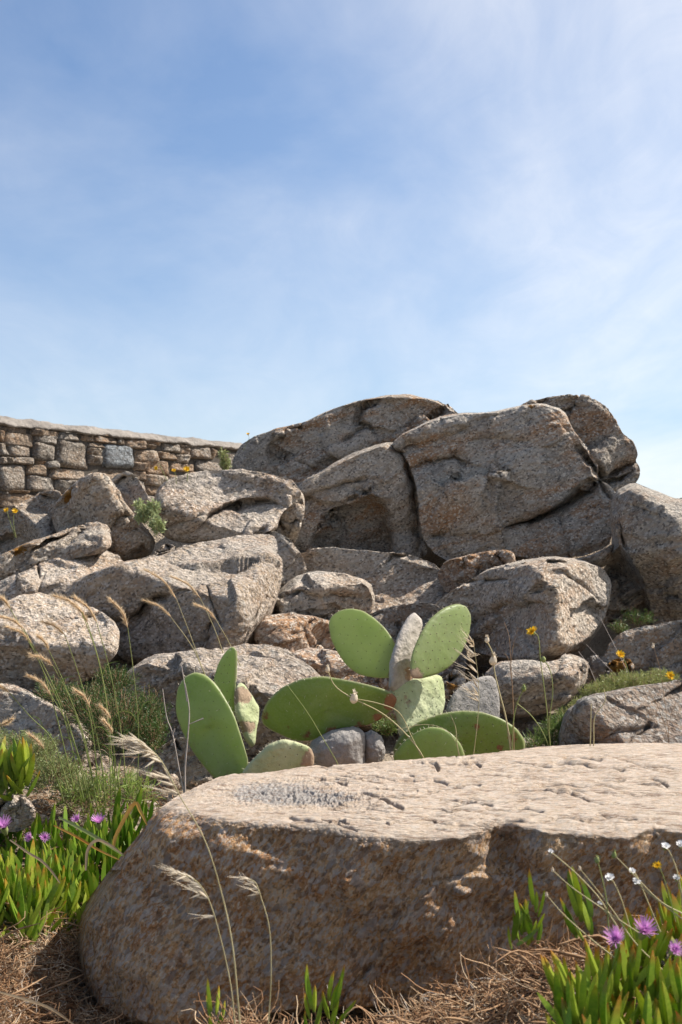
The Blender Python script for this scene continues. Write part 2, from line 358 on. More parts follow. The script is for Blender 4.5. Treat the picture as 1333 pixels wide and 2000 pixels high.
def ground_mat():
    k = NT('dry_soil'); tc = k.n('ShaderNodeTexCoord'); c = tc.outputs['Object']
    cl = k.mix(k.ramp(k.noise(c, 5, 8, 0.65), [(0.35, 0), (0.65, 1)]), (0.27, 0.215, 0.155), (0.40, 0.325, 0.24))
    cl = k.mix(k.ramp(k.noise(c, 60, 6, 0.7), [(0.5, 0), (0.7, 0.7)]), cl, (0.46, 0.39, 0.30))
    return k.bsdf(cl, 0.95, k.bump(k.math('ADD', k.noise(c, 40, 8, 0.7), k.vor(c, 70)), 0.03), 0.1)
# ------------------------------------------------------------------ the ground
def terr(x, y):
    x = np.asarray(x, float); y = np.asarray(y, float)
    yk = [-60, 0.0, 1.2, 2.2, 2.5, 3.4, 4.2, 5.0, 6.0, 7.0, 7.6, 8.3, 8.9, 12, 40, 4000]
    zk = [-3.0, -0.20, -0.15, -0.10, -0.07, 0.15, 0.13, 0.10, 0.14, 0.28, 0.48, 0.95, 1.27, 1.30, 1.0, -60]
    z = np.interp(y, yk, zk)
    z = z+np.interp(x, [-0.6, -0.45, -0.2, 0.0, 0.2, 0.35, 0.6, 1.5], [0.0, 0.04, 0.235, 0.215, 0.285, 0.345, 0.395, 0.41])*sstep(0.5, 1.2, y)*(1-sstep(1.93, 2.22, y))+0.16*(1-sstep(-0.76, -0.52, x))*sstep(1.6, 2.0, y)*(1-sstep(2.6, 3.0, y))      # bank before the slab, higher to the right
    P = np.stack([x*2.4, y*2.4, 0*x], -1).reshape(-1, 3)
    n = (fbm(P, 4)*0.05).reshape(np.shape(x))
    return z+n*np.clip(y-0.5, 0, 1)
def build_ground():
    ys = np.concatenate([np.linspace(-60, 0.8, 14)[:-1], np.linspace(0.8, 4.2, 150), np.linspace(4.2, 12, 110)[1:], np.geomspace(12.2, 4000, 30)])
    xs0 = np.concatenate([-np.geomspace(3.0, 4000, 26)[::-1], np.linspace(-2.95, 2.95, 190), np.geomspace(3.0, 4000, 26)])
    X, Y = np.meshgrid(xs0, ys); Z = terr(X, Y)
    o = mesh_obj('ground', np.stack([X, Y, Z], -1).reshape(-1, 3), grid_faces(len(ys), len(xs0)), ground_mat(), origin=np.zeros(3))
    tag(o, kind='structure')
build_ground()

# ------------------------------------------------------------------ boulders
def boulder(label, outline, D, T, mat, n=None, back=0.5, p=2.6, tilt=(0, 0), facets=(), scoops=(), cracks=(), lumps=1.0, chunk=10, chunk_amp=0.035, fol=(R(25), 1.6), seed=None, grow=1.06, auto=None, auto_cracks=5, cat='boulder', name='boulder', group='boulders of the outcrop', fine=1.0, depth_fn=None, attrs=None):
    """A closed rock. outline: what is seen of its rim, in photo pixels; D: distance of that rim; T: how far its face bulges
    towards the viewer; back: how far it goes on behind. facets: flat faces (px, py, offset, slope_x, slope_y per 100 px)."""
    seed = seed if seed is not None else int(abs(outline[0][0])*7+abs(outline[1][1])*3+D*100)
    rg = np.random.default_rng(seed)
    P = np.array(outline, float); c = (P.min(0)+P.max(0))/2*0.5+P.mean(0)*0.5
    size = np.max(P.max(0)-P.min(0)); n = n or int(np.clip(size*0.44, 44, 230))
    u, v = disc(n); phi = np.arctan2(v, u); rho = np.clip(np.hypot(u, v), 0, 1)
    b = border(n)
    if depth_fn is None: rho = 0.3*rho+0.7*np.sin(rho*np.pi/2); p = p*1.8       # more samples where the surface turns away
    rho[b] = 1.0
    Rr = radial(outline, c, phi)*grow; px = c[0]+rho*Rr*np.cos(phi); py = c[1]+rho*Rr*np.sin(phi)
    if auto is None: auto = 2 if len(facets) else 6
    if depth_fn is None:
        d = D+tilt[0]*(px-c[0])/100+tilt[1]*(py-c[1])/100
        d = d-T*np.sqrt(np.clip(1-rho**p, 0, 1))
        for q in range(auto):                             # broken flat faces
            a_, r_ = rg.uniform(0, 6.28), rg.uniform(0.15, 0.75); k_ = np.argmin(np.abs(phi-((a_+np.pi) % (2*np.pi)-np.pi))+np.abs(rho-r_))
            g_ = rg.normal(size=2)*1.1*T/size*100; pl = d[k_]+rg.uniform(0.03, 0.16)*T+g_[0]*(px-px[k_])/100+g_[1]*(py-py[k_])/100
            d = smax(d, np.minimum(pl, D-0.06*T), 0.02*T+0.004)
        for q in range(auto_cracks):
            k_ = rg.integers(len(px)); L_ = size*rg.uniform(0.12, 0.4); an_ = rg.normal(-0.35, 0.35) if rg.random() < 0.7 else rg.normal(1.3, 0.3)
            cracks = list(cracks)+[([(px[k_]+L_*(t_-0.5)*math.cos(an_)+rg.normal()*4, py[k_]+L_*(t_-0.5)*math.sin(an_)+rg.normal()*4) for t_ in (0, .3, .6, 1)], rg.uniform(1.5, 3.0), rg.uniform(0.03, 0.10), rg.normal()*0.04)]
        for (fx, fy, off, sx, sy) in facets:
            d = smax(d, D-T+off+sx*(px-fx)/100+sy*(py-fy)/100, 0.03*T+0.005)
    else: d = depth_fn(px, py, rho)
    wx = px+6*fbm(np.stack([px/30, py/30, 0*px+seed % 91], -1), 3); wy = py+6*fbm(np.stack([px/30, py/30, 0*px+seed % 83+9], -1), 3)
    for (poly, dep, soft) in scoops:
        d = d+dep*sstep(0, soft, poly_sd(wx, wy, poly))
    for ck in cracks:
        pts, w, dep = ck[:3]; st = ck[3] if len(ck) > 3 else 0.0
        dist, side, par = seg_dist(wx, wy, pts); fade = np.sqrt(np.clip(np.sin(np.pi*np.clip(par*0.96+0.02, 0, 1)), 0, 1))
        wv = w*(0.9+0.9*rg.random())
        d = d+fade*dep*np.exp(-(dist/wv)**1.5)
        if st: d = d+fade*st*(side > 0)*np.exp(-dist/45.0)
    V = unproj(px, py, d); faces = [grid_faces(n)[:, ::-1]]
    # the far side, in rings from the rim to a closing point
    K = 9; rings = [b]; base = len(V); nb = len(b); cd = max(D, d[b].max())
    dr = d[b]; add = []
    for k in range(1, K):
        a = k/K*np.pi/2; s = np.cos(a)**1.3
        q = unproj(c[0]+(px[b]-c[0])*s, c[1]+(py[b]-c[1])*s, dr*s+cd*(1-s)+back*np.sin(a)); add.append(q)
        rings.append(np.arange(base+(k-1)*nb, base+k*nb))
    V = np.concatenate([V]+add+[unproj(np.array([c[0]]), np.array([c[1]]), np.array([cd+back]))])
    for r0, r1 in zip(rings[:-1], rings[1:]):
        faces.append(np.stack([r0, np.roll(r0, -1), np.roll(r1, -1), r1], -1)[:, ::-1])
    last = rings[-1]; tip = np.full(nb, len(V)-1)
    tri = np.stack([last, np.roll(last, -1), tip], -1)[:, ::-1]
    faces = [f[:, ::-1] for f in faces]; tri = tri[:, ::-1]
    at_ = None
    if attrs: at_ = {k: np.concatenate([f(px, py, rho, d), np.zeros(len(V)-len(px))]) for k, f in attrs.items()}
    o = mesh_obj(name, V, faces+[tri], mat, attrs=at_)
    me = o.data; N = np.empty(len(V)*3, np.float32); me.vertex_normals.foreach_get('vector', N); N = N.reshape(-1, 3).astype(float)
    S = (size/F*D)                                     # real size in metres
    # chunks: the rock breaks along planes, each piece sits a little differently
    if chunk:
        sd = V[rg.choice(len(u), chunk)]; gr = rg.normal(size=(chunk, 3)); gr /= np.linalg.norm(gr, axis=1)[:, None]
        ca, sa = math.cos(fol[0]), math.sin(fol[0])
        def warp(Q):
            Q = Q+0.10*S*np.stack([fbm(Q*3/S+3.1, 3), fbm(Q*3/S+7.7, 3), fbm(Q*3/S+1.9, 3)], -1)
            x = Q[:, 0]*ca+Q[:, 2]*sa; z = -Q[:, 0]*sa+Q[:, 2]*ca
            return np.stack([x, Q[:, 1], z*1.7], -1)
        Q = warp(V); ds = ((Q[:, None]-warp(sd)[None])**2).sum(-1)
        w = np.exp(-(ds-ds.min(1)[:, None])/(0.0011*S*S)); w /= w.sum(1)[:, None]
        off = (V[:, None]-sd[None])*gr[None]; off = np.clip(off.sum(-1)*0.17, -0.06*S, 0.06*S)+rg.normal(size=chunk)[None]*chunk_amp*S*0.30
        rim = np.zeros(len(V)); rim[:len(u)] = 1-sstep(0.86, 1.0, rho)
        V = V+N*(rim*((w*off).sum(1)-0.01*S))[:, None]
    ca, sa = math.cos(fol[0]), math.sin(fol[0])
    W = np.stack([V[:, 0]*ca+V[:, 2]*sa, V[:, 1], (-V[:, 0]*sa+V[:, 2]*ca)*fol[1]], -1)+seed % 57
    me.vertices.foreach_set('co', (V-WO[o.name]).astype(np.float32).ravel()); me.update(); N2 = np.empty(len(V)*3, np.float32); me.vertex_normals.foreach_get('vector', N2); N2 = N2.reshape(-1, 3)
    ray = V-np.array([0, 0, CZ]); ray /= np.linalg.norm(ray, axis=1)[:, None]; steep = np.clip(np.abs((N2*ray).sum(1))*2.2, 0.12, 1)*(1-0.8*(at_['t'] if at_ else 0))      # less fine relief where the mesh is stretched
    dis = lumps*0.035*S*0.7*fbm(V*3.2/S+seed % 31, 3)
    dis = dis+steep*lumps*0.016*min(S, 1.3)**0.5*fbm(W*7.0, 4, 0.55)
    dis = dis-steep*fine*0.010*np.clip(fbm(W*3.0+40, 3, 0.5, True)-0.62, 0, 1)*4       # ridged: long narrow clefts
    fr = np.ones(len(V)); fr[len(u):] = 0.0
    dis = dis+steep*fr*fine*(0.0060*fbm(V*26, 3, 0.65)-0.006*np.clip(fbm(V*16+20, 2)-0.25, 0, 1))
    V = V+N*dis[:, None]
    org = np.array([V[:, 0].mean(), V[:, 1].mean(), V[:, 2].min()])
    me.vertices.foreach_set('co', (V-org).astype(np.float32).ravel()); me.update(); o.location = org; WO[o.name] = org
    tag(o, label, cat, group)
    return o

def spot(px, py, d, r, el=1.0): p = at(px, py, d); return (p[0], p[1], p[2], r, el)
rk_grey = rock_mat('rock_grey', rust=0.45, tilt=22)
rk_back = rock_mat('rock_back', base=(0.455, 0.415, 0.365), dark=(0.28, 0.255, 0.225), rust=0.85, tilt=18, spots=[spot(1045, 780, 7.6, 0.05, 2.6)], lich=(0.26, 0.13, 0.03))
rk_warm = rock_mat('rock_warm', base=(0.49, 0.425, 0.35), dark=(0.31, 0.26, 0.21), rustc=(0.37, 0.23, 0.14), rust=0.5, tilt=20, pale=(0.54, 0.47, 0.40))
rk_rust = rock_mat('rock_rust', base=(0.42, 0.31, 0.24), dark=(0.26, 0.185, 0.14), rust=0.95, tilt=12)
rk_lich = rock_mat('rock_lichen', base=(0.44, 0.37, 0.295), dark=(0.28, 0.23, 0.18), rust=0.35, tilt=30, lich=(0.33, 0.15, 0.02),
                   spots=[spot(140, 968, 6.85, 0.065, 0.8), spot(36, 1072, 6.15, 0.05, 1.3), spot(1245, 1290, 5.2, 0.05, 1.5), spot(888, 1334, 4.85, 0.05, 0.8), spot(1205, 1296, 5.15, 0.05, 1.5)])
rk_dark = rock_mat('rock_dark', base=(0.29, 0.26, 0.225), dark=(0.16, 0.145, 0.13), rust=0.3, tilt=8, pale=(0.36, 0.34, 0.31))

# the crest
boulder(grow=1.0, auto=6, label='long brown boulder sloping down left along the skyline beside the wall', outline=[(452, 905), (470, 868), (505, 851), (560, 836), (620, 815), (660, 795), (710, 780), (745, 775), (800, 775), (850, 781), (880, 793), (897, 810), (890, 850), (820, 905), (720, 950), (600, 985), (500, 970), (455, 935)], D=8.5, T=0.55, mat=rk_back, back=0.9, tilt=(0, -0.15),
        cracks=[([(745, 780), (706, 800), (700, 828), (722, 832), (690, 850), (640, 880)], 3, 0.05, 0.06), ([(580, 935), (640, 905), (700, 890), (770, 872)], 4, 0.06)], chunk=9)
boulder(grow=1.0, auto=6, label='craggy block at the right end of the skyline, above the largest boulder', outline=[(1000, 815), (1030, 786), (1070, 776), (1120, 772), (1155, 779), (1185, 795), (1200, 820), (1215, 845), (1237, 863), (1247, 886), (1241, 900), (1251, 912), (1250, 932), (1240, 946), (1205, 965), (1150, 960), (1080, 930), (1020, 870)], D=7.9, T=0.55, mat=rk_back, back=0.7, lumps=1.3, fine=1.6,
        cracks=[([(1150, 940), (1168, 930), (1200, 918), (1248, 898)], 4, 0.14, 0.05)], facets=[(1130, 800, 0.10, 0.05, -0.35)], chunk=16)
boulder(grow=1.0, auto=6, label='largest grey boulder of the crest with a long diagonal crack', outline=[(764, 868), (790, 845), (840, 822), (893, 806), (970, 806), (1015, 796), (1060, 788), (1100, 800), (1122, 840), (1148, 872), (1167, 908), (1168, 935), (1200, 956), (1208, 990), (1204, 1030), (1186, 1070), (1130, 1088), (1060, 1093), (1000, 1086), (940, 1088), (893, 1102), (850, 1082), (825, 1050), (820, 1000), (812, 940), (795, 895)], D=7.7, T=0.75, mat=rk_back, back=0.9, p=3.0, tilt=(0.0, -0.12),
        cracks=[([(985, 1030), (1040, 1012), (1080, 996), (1120, 974), (1155, 950), (1175, 935)], 4.5, 0.24, 0.14), ([(770, 892), (800, 868), (850, 855), (900, 836), (960, 812)], 4, 0.10, 0.09), ([(845, 1005), (868, 965), (890, 935), (905, 905)], 4, 0.06, -0.06), ([(800, 912), (840, 900), (885, 891), (915, 902)], 4, 0.06, 0.08), ([(960, 880), (975, 940), (968, 1000), (985, 1075)], 6, -0.03, -0.05), ([(900, 860), (960, 850), (1040, 862)], 3, 0.04, 0.05), ([(840, 1050), (880, 1035), (930, 1040)], 3, 0.05, 0.05)],
        facets=[(900, 980, 0.10, -0.10, -0.02), (1080, 900, 0.06, 0.05, -0.22), (1100, 1040, 0.05, 0.12, 0.05)], chunk=12, chunk_amp=0.03, n=220)
boulder('thin curved wedge of rock under the largest boulder, right', [(1108, 1095), (1150, 1086), (1185, 1070), (1203, 1057), (1206, 1070), (1196, 1095), (1170, 1109), (1140, 1105)], 6.80, 0.22, rk_back, back=0.4, chunk=0, auto=0, auto_cracks=0, p=1.3)
boulder(auto=6, label='grey-brown boulder with a hollow overhang in the middle of the outcrop', outline=[(574, 1055), (584, 1005), (594, 978), (584, 960), (600, 940), (640, 918), (690, 892), (722, 878), (762, 868), (792, 884), (810, 920), (820, 970), (824, 1010), (822, 1045), (828, 1080), (790, 1088), (740, 1088), (680, 1078), (620, 1074), (580, 1066)], D=7.85, T=0.6, mat=rk_back, back=0.8, p=3.2, tilt=(0, -0.1),
        scoops=[([(596, 1072), (628, 1030), (642, 998), (680, 985), (706, 968), (722, 964), (752, 976), (764, 1000), (780, 1040), (775, 1082), (690, 1090)], 0.24, 22)],
        cracks=[([(584, 966), (610, 962), (640, 952), (680, 942), (715, 935)], 3, 0.10, 0.06), ([(700, 1060), (735, 1045), (760, 1030)], 2.5, 0.04), ([(760, 868), (786, 890), (801, 925), (809, 970), (813, 1030), (816, 1075)], 6, 0.30)], facets=[(660, 920, 0.05, 0.0, -0.30)], chunk=8)
boulder(grow=1.0, auto=6, label='far grey rock behind the right edge boulder', outline=[(1270, 985), (1305, 976), (1345, 974), (1390, 985), (1400, 1060), (1290, 1050)], D=8.2, T=0.3, mat=rk_grey, back=0.6, chunk=5)
boulder(auto=3, label='big pitted grey boulder at the right edge', outline=[(1196, 1005), (1205, 968), (1238, 949), (1275, 964), (1310, 979), (1345, 986), (1400, 1040), (1420, 1120), (1400, 1205), (1333, 1218), (1290, 1224), (1262, 1210), (1230, 1196), (1195, 1212), (1174, 1200), (1184, 1150), (1190, 1105), (1204, 1060)], D=6.9, T=0.7, mat=rk_grey, back=0.9, p=2.8, facets=[(1260, 1060, 0.12, -0.16, -0.02)], cracks=[([(1215, 985), (1245, 990), (1270, 1000)], 3, 0.03)], chunk=9, fine=1.5)
# the middle
boulder('rounded brown boulder with a split across its lower right, under the long skyline boulder', [(306, 990), (316, 955), (340, 935), (400, 925), (450, 921), (520, 930), (560, 938), (577, 955), (582, 968), (562, 988), (545, 1003), (535, 1035), (500, 1048), (440, 1056), (380, 1056), (340, 1050), (312, 1030)], 6.95, 0.5, rk_warm, back=0.7, p=2.8,
        cracks=[([(342, 1046), (385, 1030), (410, 1010), (440, 990), (480, 980), (520, 978), (545, 984)], 3.2, 0.14, 0.07)], facets=[(430, 985, 0.05, 0.03, -0.62)], chunk=7)
boulder('narrow upright grey block wedged beside the hollowed boulder', [(560, 972), (577, 958), (592, 966), (594, 1000), (580, 1052), (565, 1066), (540, 1060), (528, 1035), (545, 1000)], 7.1, 0.25, rk_grey, back=0.5, chunk=4)
boulder('curved grey slab leaning over a dark gap in the centre left', [(430, 1048), (480, 1040), (535, 1040), (562, 1053), (586, 1083), (594, 1110), (582, 1132), (560, 1145), (530, 1130), (500, 1090), (450, 1070)], 6.75, 0.25, rk_grey, back=0.5, chunk=5)
boulder('triangular brown rock with an orange lichen patch below the wall', [(108, 990), (130, 965), (150, 945), (184, 929), (206, 931), (221, 950), (246, 990), (276, 1025), (299, 1052), (292, 1078), (250, 1092), (210, 1092), (160, 1060), (118, 1045), (106, 1015)], 6.95, 0.35, rk_lich, back=0.6, p=3.4, facets=[(180, 1010, 0.06, 0.02, -0.06)], chunk=6, cracks=[([(205, 935), (225, 975), (258, 1025)], 4, 0.03, -0.04)])
boulder('low brown rock at the left edge behind yellow flowers', [(-40, 1005), (0, 998), (40, 985), (80, 965), (112, 962), (122, 985), (112, 1015), (116, 1040), (60, 1065), (10, 1090), (-40, 1100)], 7.2, 0.4, rk_grey, back=0.6, chunk=7, facets=[(60, 1020, 0.05, 0.05, -0.45)])
boulder('small crumbly grey rock against the foot of the wall', [(216, 945), (228, 930), (252, 922), (268, 934), (284, 962), (300, 985), (290, 1010), (262, 1020), (240, 995)], 7.5, 0.25, rk_grey, back=0.4, chunk=8, fine=2.0)
boulder('upper half of a split grey boulder at the left edge, orange lichen spot', [(-40, 1115), (0, 1088), (60, 1060), (130, 1036), (184, 1021), (207, 1029), (214, 1065), (192, 1078), (150, 1090), (100, 1106), (50, 1120), (-40, 1150)], 6.3, 0.4, rk_lich, back=0.6, p=3.0, facets=[(110, 1092, 0.03, 0.05, -0.55)], chunk=6)
boulder('lower half of a split grey boulder at the left edge', [(-40, 1160), (40, 1118), (110, 1094), (190, 1074), (217, 1084), (240, 1105), (200, 1150), (140, 1180), (110, 1200), (60, 1205), (-40, 1210)], 6.2, 0.45, rk_warm, back=0.6, chunk=7, facets=[(110, 1155, 0.05, 0.10, -0.5)], cracks=[([(70, 1175), (75, 1150), (85, 1125)], 3, 0.05)])
boulder('small loose stone lying on the long sunlit boulder', [(300, 1082), (326, 1060), (348, 1072), (345, 1088), (318, 1095)], 6.2, 0.10, rk_warm, back=0.2, chunk=0, cat='stone', name='loose_stone', group='small loose stones')
boulder('long pale boulder with sunlit right end, centre left', [(132, 1165), (165, 1132), (230, 1108), (300, 1090), (380, 1067), (450, 1056), (505, 1049), (530, 1056), (532, 1088), (542, 1100), (540, 1140), (528, 1185), (508, 1228), (482, 1266), (440, 1275), (380, 1282), (320, 1284), (270, 1294), (225, 1280), (190, 1240), (150, 1200)], 6.0, 0.75, rk_warm, back=0.8, p=3.2, n=210,
        facets=[(330, 1160, 0.05, 0.05, -0.72), (470, 1150, 0.10, 0.60, -0.15), (330, 1220, 0.06, -0.02, 0.12)], cracks=[([(215, 1206), (250, 1204), (272, 1196), (285, 1172), (330, 1160)], 4, 0.10, 0.10), ([(340, 1274), (375, 1258), (415, 1243), (445, 1240)], 3, 0.08), ([(455, 1265), (490, 1215), (520, 1165)], 3, 0.06), ([(172, 1185), (190, 1160), (205, 1140)], 3, 0.05)], chunk=9, chunk_amp=0.02)
boulder('rounded boulder behind the tall grass at the left edge', [(-40, 1225), (5, 1188), (40, 1171), (80, 1166), (130, 1174), (180, 1193), (216, 1214), (229, 1240), (221, 1275), (196, 1306), (160, 1328), (110, 1348), (60, 1355), (15, 1352), (-40, 1345)], 5.15, 0.55, rk_warm, back=0.7, p=3.0, facets=[(90, 1262, 0.05, 0.05, -0.58), (60, 1290, 0.05, -0.08, 0.10)], chunk=7)
boulder('grey rock at the left edge above the cushion shrub', [(-40, 1340), (30, 1340), (70, 1362), (110, 1383), (150, 1402), (180, 1440), (160, 1500), (60, 1520), (-40, 1500)], 4.6, 0.35, rk_grey, back=0.6, chunk=7, facets=[(60, 1400, 0.10, 0.1, -0.5)])
boulder('pale rough boulder directly behind the left cactus pads', [(240, 1350), (262, 1312), (300, 1290), (370, 1280), (440, 1270), (500, 1264), (545, 1272), (585, 1295), (625, 1330), (660, 1385), (640, 1460), (540, 1510), (400, 1480), (320, 1440), (262, 1395)], 4.85, 0.6, rk_warm, back=0.6, p=2.8, facets=[(400, 1355, 0.05, 0.06, -0.6)], chunk=8, fine=1.6)
boulder('small brown rock under the leftmost cactus pad', [(272, 1515), (296, 1475), (345, 1443), (392, 1448), (425, 1490), (430, 1560), (350, 1590), (280, 1570)], 3.95, 0.25, rk_warm, back=0.4, chunk=6)
boulder('grey recessed boulder under the hollow overhang', [(574, 1090), (640, 1074), (720, 1080), (800, 1088), (850, 1108), (872, 1150), (868, 1215), (820, 1260), (740, 1265), (680, 1230), (610, 1180), (575, 1130)], 7.0, 0.4, rk_grey, back=0.7, p=3.0, facets=[(690, 1100, 0.08, 0, -0.7)], chunk=7)
boulder('flat-topped rock with a wavy seam, centre of the outcrop', [(524, 1180), (552, 1155), (578, 1130), (612, 1117), (660, 1121), (718, 1138), (729, 1172), (716, 1205), (670, 1228), (600, 1222), (540, 1210)], 6.2, 0.35, rk_grey, back=0.6, facets=[(620, 1145, 0.08, 0.03, -0.6)], cracks=[([(545, 1165), (600, 1158), (650, 1160), (700, 1165)], 3, 0.05, 0.05)], chunk=5)
boulder('reddish square block low in the centre', [(494, 1240), (512, 1207), (560, 1199), (612, 1206), (648, 1216), (655, 1250), (640, 1280), (570, 1290), (510, 1275)], 5.75, 0.3, rk_rust, back=0.5, p=4, facets=[(560, 1215, 0.06, 0.0, -0.9), (625, 1240, 0.04, 0.4, 0)], chunk=6)
boulder('reddish-brown ledge behind the middle cactus pads', [(545, 1290), (600, 1270), (650, 1272), (700, 1290), (770, 1310), (830, 1330), (820, 1400), (700, 1430), (620, 1390), (570, 1330)], 5.3, 0.3, rk_rust, back=0.6, facets=[(660, 1300, 0.08, 0.05, -0.6)], chunk=7)
boulder('dark grey boulder behind the two upright green pads', [(700, 1215), (760, 1190), (840, 1180), (890, 1215), (910, 1290), (880, 1360), (800, 1390), (720, 1350), (690, 1280)], 6.1, 0.3, rk_dark, back=0.6, chunk=6)
boulder('small blocky rock wedged between the two big right-hand boulders', [(860, 1118), (873, 1096), (920, 1085), (960, 1079), (996, 1081), (1005, 1100), (988, 1116), (940, 1126), (905, 1146), (876, 1156), (864, 1140)], 6.75, 0.3, rk_rust, back=0.5, p=3.4, facets=[(930, 1105, 0.05, -0.1, -0.2)], chunk=6)
boulder('rounded grey boulder with sunlit pitted face, right of the cactus', [(858, 1185), (880, 1162), (950, 1122), (1010, 1101), (1070, 1092), (1130, 1099), (1170, 1114), (1187, 1140), (1182, 1175), (1172, 1212), (1146, 1252), (1120, 1277), (1080, 1292), (1020, 1291), (960, 1278), (918, 1264), (885, 1230)], 6.35, 0.8, rk_grey, back=0.8, p=2.8, n=200,
        facets=[(930, 1180, 0.14, -0.50, -0.05), (1085, 1190, 0.10, 0.52, -0.14), (1030, 1130, 0.22, 0.0, -0.55)], scoops=[([(900, 1232), (930, 1200), (985, 1180), (1012, 1165), (1010, 1190), (960, 1230), (920, 1250)], 0.07, 12)], cracks=[([(1070, 1110), (1100, 1118), (1125, 1140), (1150, 1160), (1170, 1190)], 2.5, 0.05), ([(900, 1228), (950, 1196), (1010, 1168)], 3, 0.05)], chunk=7, chunk_amp=0.012, lumps=0.6, fine=1.2)
boulder('low grey rock behind the yellow flower, right', [(950, 1320), (975, 1296), (1020, 1290), (1065, 1298), (1120, 1284), (1147, 1296), (1142, 1332), (1112, 1365), (1060, 1392), (1000, 1400), (955, 1370)], 5.4, 0.4, rk_grey, back=0.5, facets=[(1050, 1310, 0.06, 0.05, -0.5)], chunk=6)
boulder('small grey stone left of the orange-stained stone', [(1134, 1310), (1155, 1280), (1185, 1284), (1196, 1310), (1180, 1340), (1145, 1340)], 5.5, 0.18, rk_dark, back=0.3, chunk=0, cat='stone', name='loose_stone', group='small loose stones')
boulder('small stone stained with orange lichen under a yellow flower', [(1186, 1300), (1200, 1288), (1225, 1286), (1240, 1300), (1230, 1320), (1200, 1322)], 5.2, 0.12, rk_lich, back=0.3, chunk=0, cat='stone', name='loose_stone', group='small loose stones')
boulder('smooth dark grey rock low at the right edge', [(1180, 1290), (1200, 1250), (1240, 1230), (1333, 1213), (1400, 1220), (1410, 1310), (1320, 1340), (1230, 1330)], 5.75, 0.45, rk_dark, back=0.6, chunk=6)
boulder('small stone with yellow lichen right of the upright pads', [(864, 1335), (882, 1308), (906, 1312), (912, 1350), (890, 1370), (868, 1362)], 4.95, 0.14, rk_lich, back=0.3, chunk=0, cat='stone', name='loose_stone', group='small loose stones')
boulder('dark rock behind the slab at the right edge', [(1098, 1440), (1112, 1395), (1150, 1364), (1230, 1346), (1333, 1333), (1420, 1340), (1430, 1450), (1333, 1510), (1200, 1530), (1110, 1500)], 3.95, 0.35, rk_dark, back=0.5, p=3.0, facets=[(1250, 1370, 0.07, 0.05, -0.5)], cracks=[([(1140, 1440), (1200, 1430), (1270, 1420)], 3, 0.05, 0.04)], chunk=8)
boulder('small pinkish rock under the upper left ice plant clump', [(-40, 1580), (0, 1556), (30, 1551), (56, 1560), (68, 1590), (50, 1620), (-40, 1630)], 3.05, 0.16, rk_warm, back=0.3, chunk=4, cat='stone', name='loose_stone', group='small loose stones')

# the foreground slab: a flat upper face, a rough front face, a left flank
EDGE = np.array([(100, 1560), (300, 1578), (380, 1590), (440, 1602), (560, 1613), (620, 1621), (700, 1634), (800, 1642), (900, 1637), (942, 1626), (962, 1609), (985, 1607), (1060, 1624), (1160, 1631), (1230, 1640), (1275, 1615), (1320, 1625), (1420, 1640)], float)
HT = 0.57
def slab_depth(px, py, rho):
    jag = (5*fbm(np.stack([px/16, py/14, 0*px+3.3], -1), 3)+2.5*fbm(np.stack([px/5, py/5, 0*px+9.3], -1), 2))*np.interp(px, [350, 600], [0.4, 1])
    ye0 = np.interp(px, EDGE[:, 0], EDGE[:, 1]); ye = ye0+jag*np.exp(-np.clip(py-ye0, 0, 400)/25)
    ye = ye*np.exp(-np.clip(py-ye0, 0, 400)/110)+(1-np.exp(-np.clip(py-ye0, 0, 400)/110))*np.interp(px, [100, 400, 800, 1300], [1580, 1600, 1637, 1634])
    top = F*HT/(np.maximum(py, 1300)-HY)
    lean = np.interp(px, [100, 450, 800, 1000], [-0.135, -0.12, 0.02, 0.10])          # the left end leans back, the right part overhangs
    front = F*HT/(ye-HY)+lean*((py-ye)/350.0)*sstep(0, 60, py-ye)
    flank = 2.33+np.clip(330-px, 0, 400)/190*0.36+np.clip(py-1900, 0, 200)/100*0.06
    d = smax(smax(top, front, np.interp(px, [200, 420, 700, 900], [0.12, 0.07, 0.02, 0.012])), flank+np.clip(lean, -1, 0)*(py-1600)/350, 0.16)
    # broad hollows and knobs on the front face, stepped seams
    d = d+0.07*fbm(np.stack([px/190, py/130, 0*px+2.2], -1), 4)*sstep(0, 60, py-ye)
    s1 = [(640, 1990), (740, 1860), (790, 1770), (850, 1720), (930, 1700), (1060, 1715)]
    di, sd, _ = seg_dist(px+8*fbm(np.stack([px/20, py/20, 0*px], -1), 2), py, s1); d = d-0.022*(sd > 0)*np.exp(-di/55)*sstep(0, 14, di)
    s2 = [(870, 1690), (905, 1735), (960, 1740), (1000, 1700), (990, 1640)]
    d = d+0.06*np.exp(-(np.hypot((px-985)/45, (py-1665)/38))**2)-0.045*np.exp(-(np.hypot((px-905)/22, (py-1742)/12))**2)
    cave = sstep(0.955, 1.0, rho)*np.where(py > 1700, 0.20, 0.05)
    return d+cave
def slab_top(px, py, rho, d):
    ye = np.interp(px, EDGE[:, 0], EDGE[:, 1]); return sstep(-14, 12, ye-py+4)
def slab_patch(px, py, rho, d):
    return 0.85*np.exp(-(np.hypot((px-535)/115, (py-1548)/26))**2)+0.7*np.exp(-(np.hypot((px-640)/70, (py-1562)/14))**2)
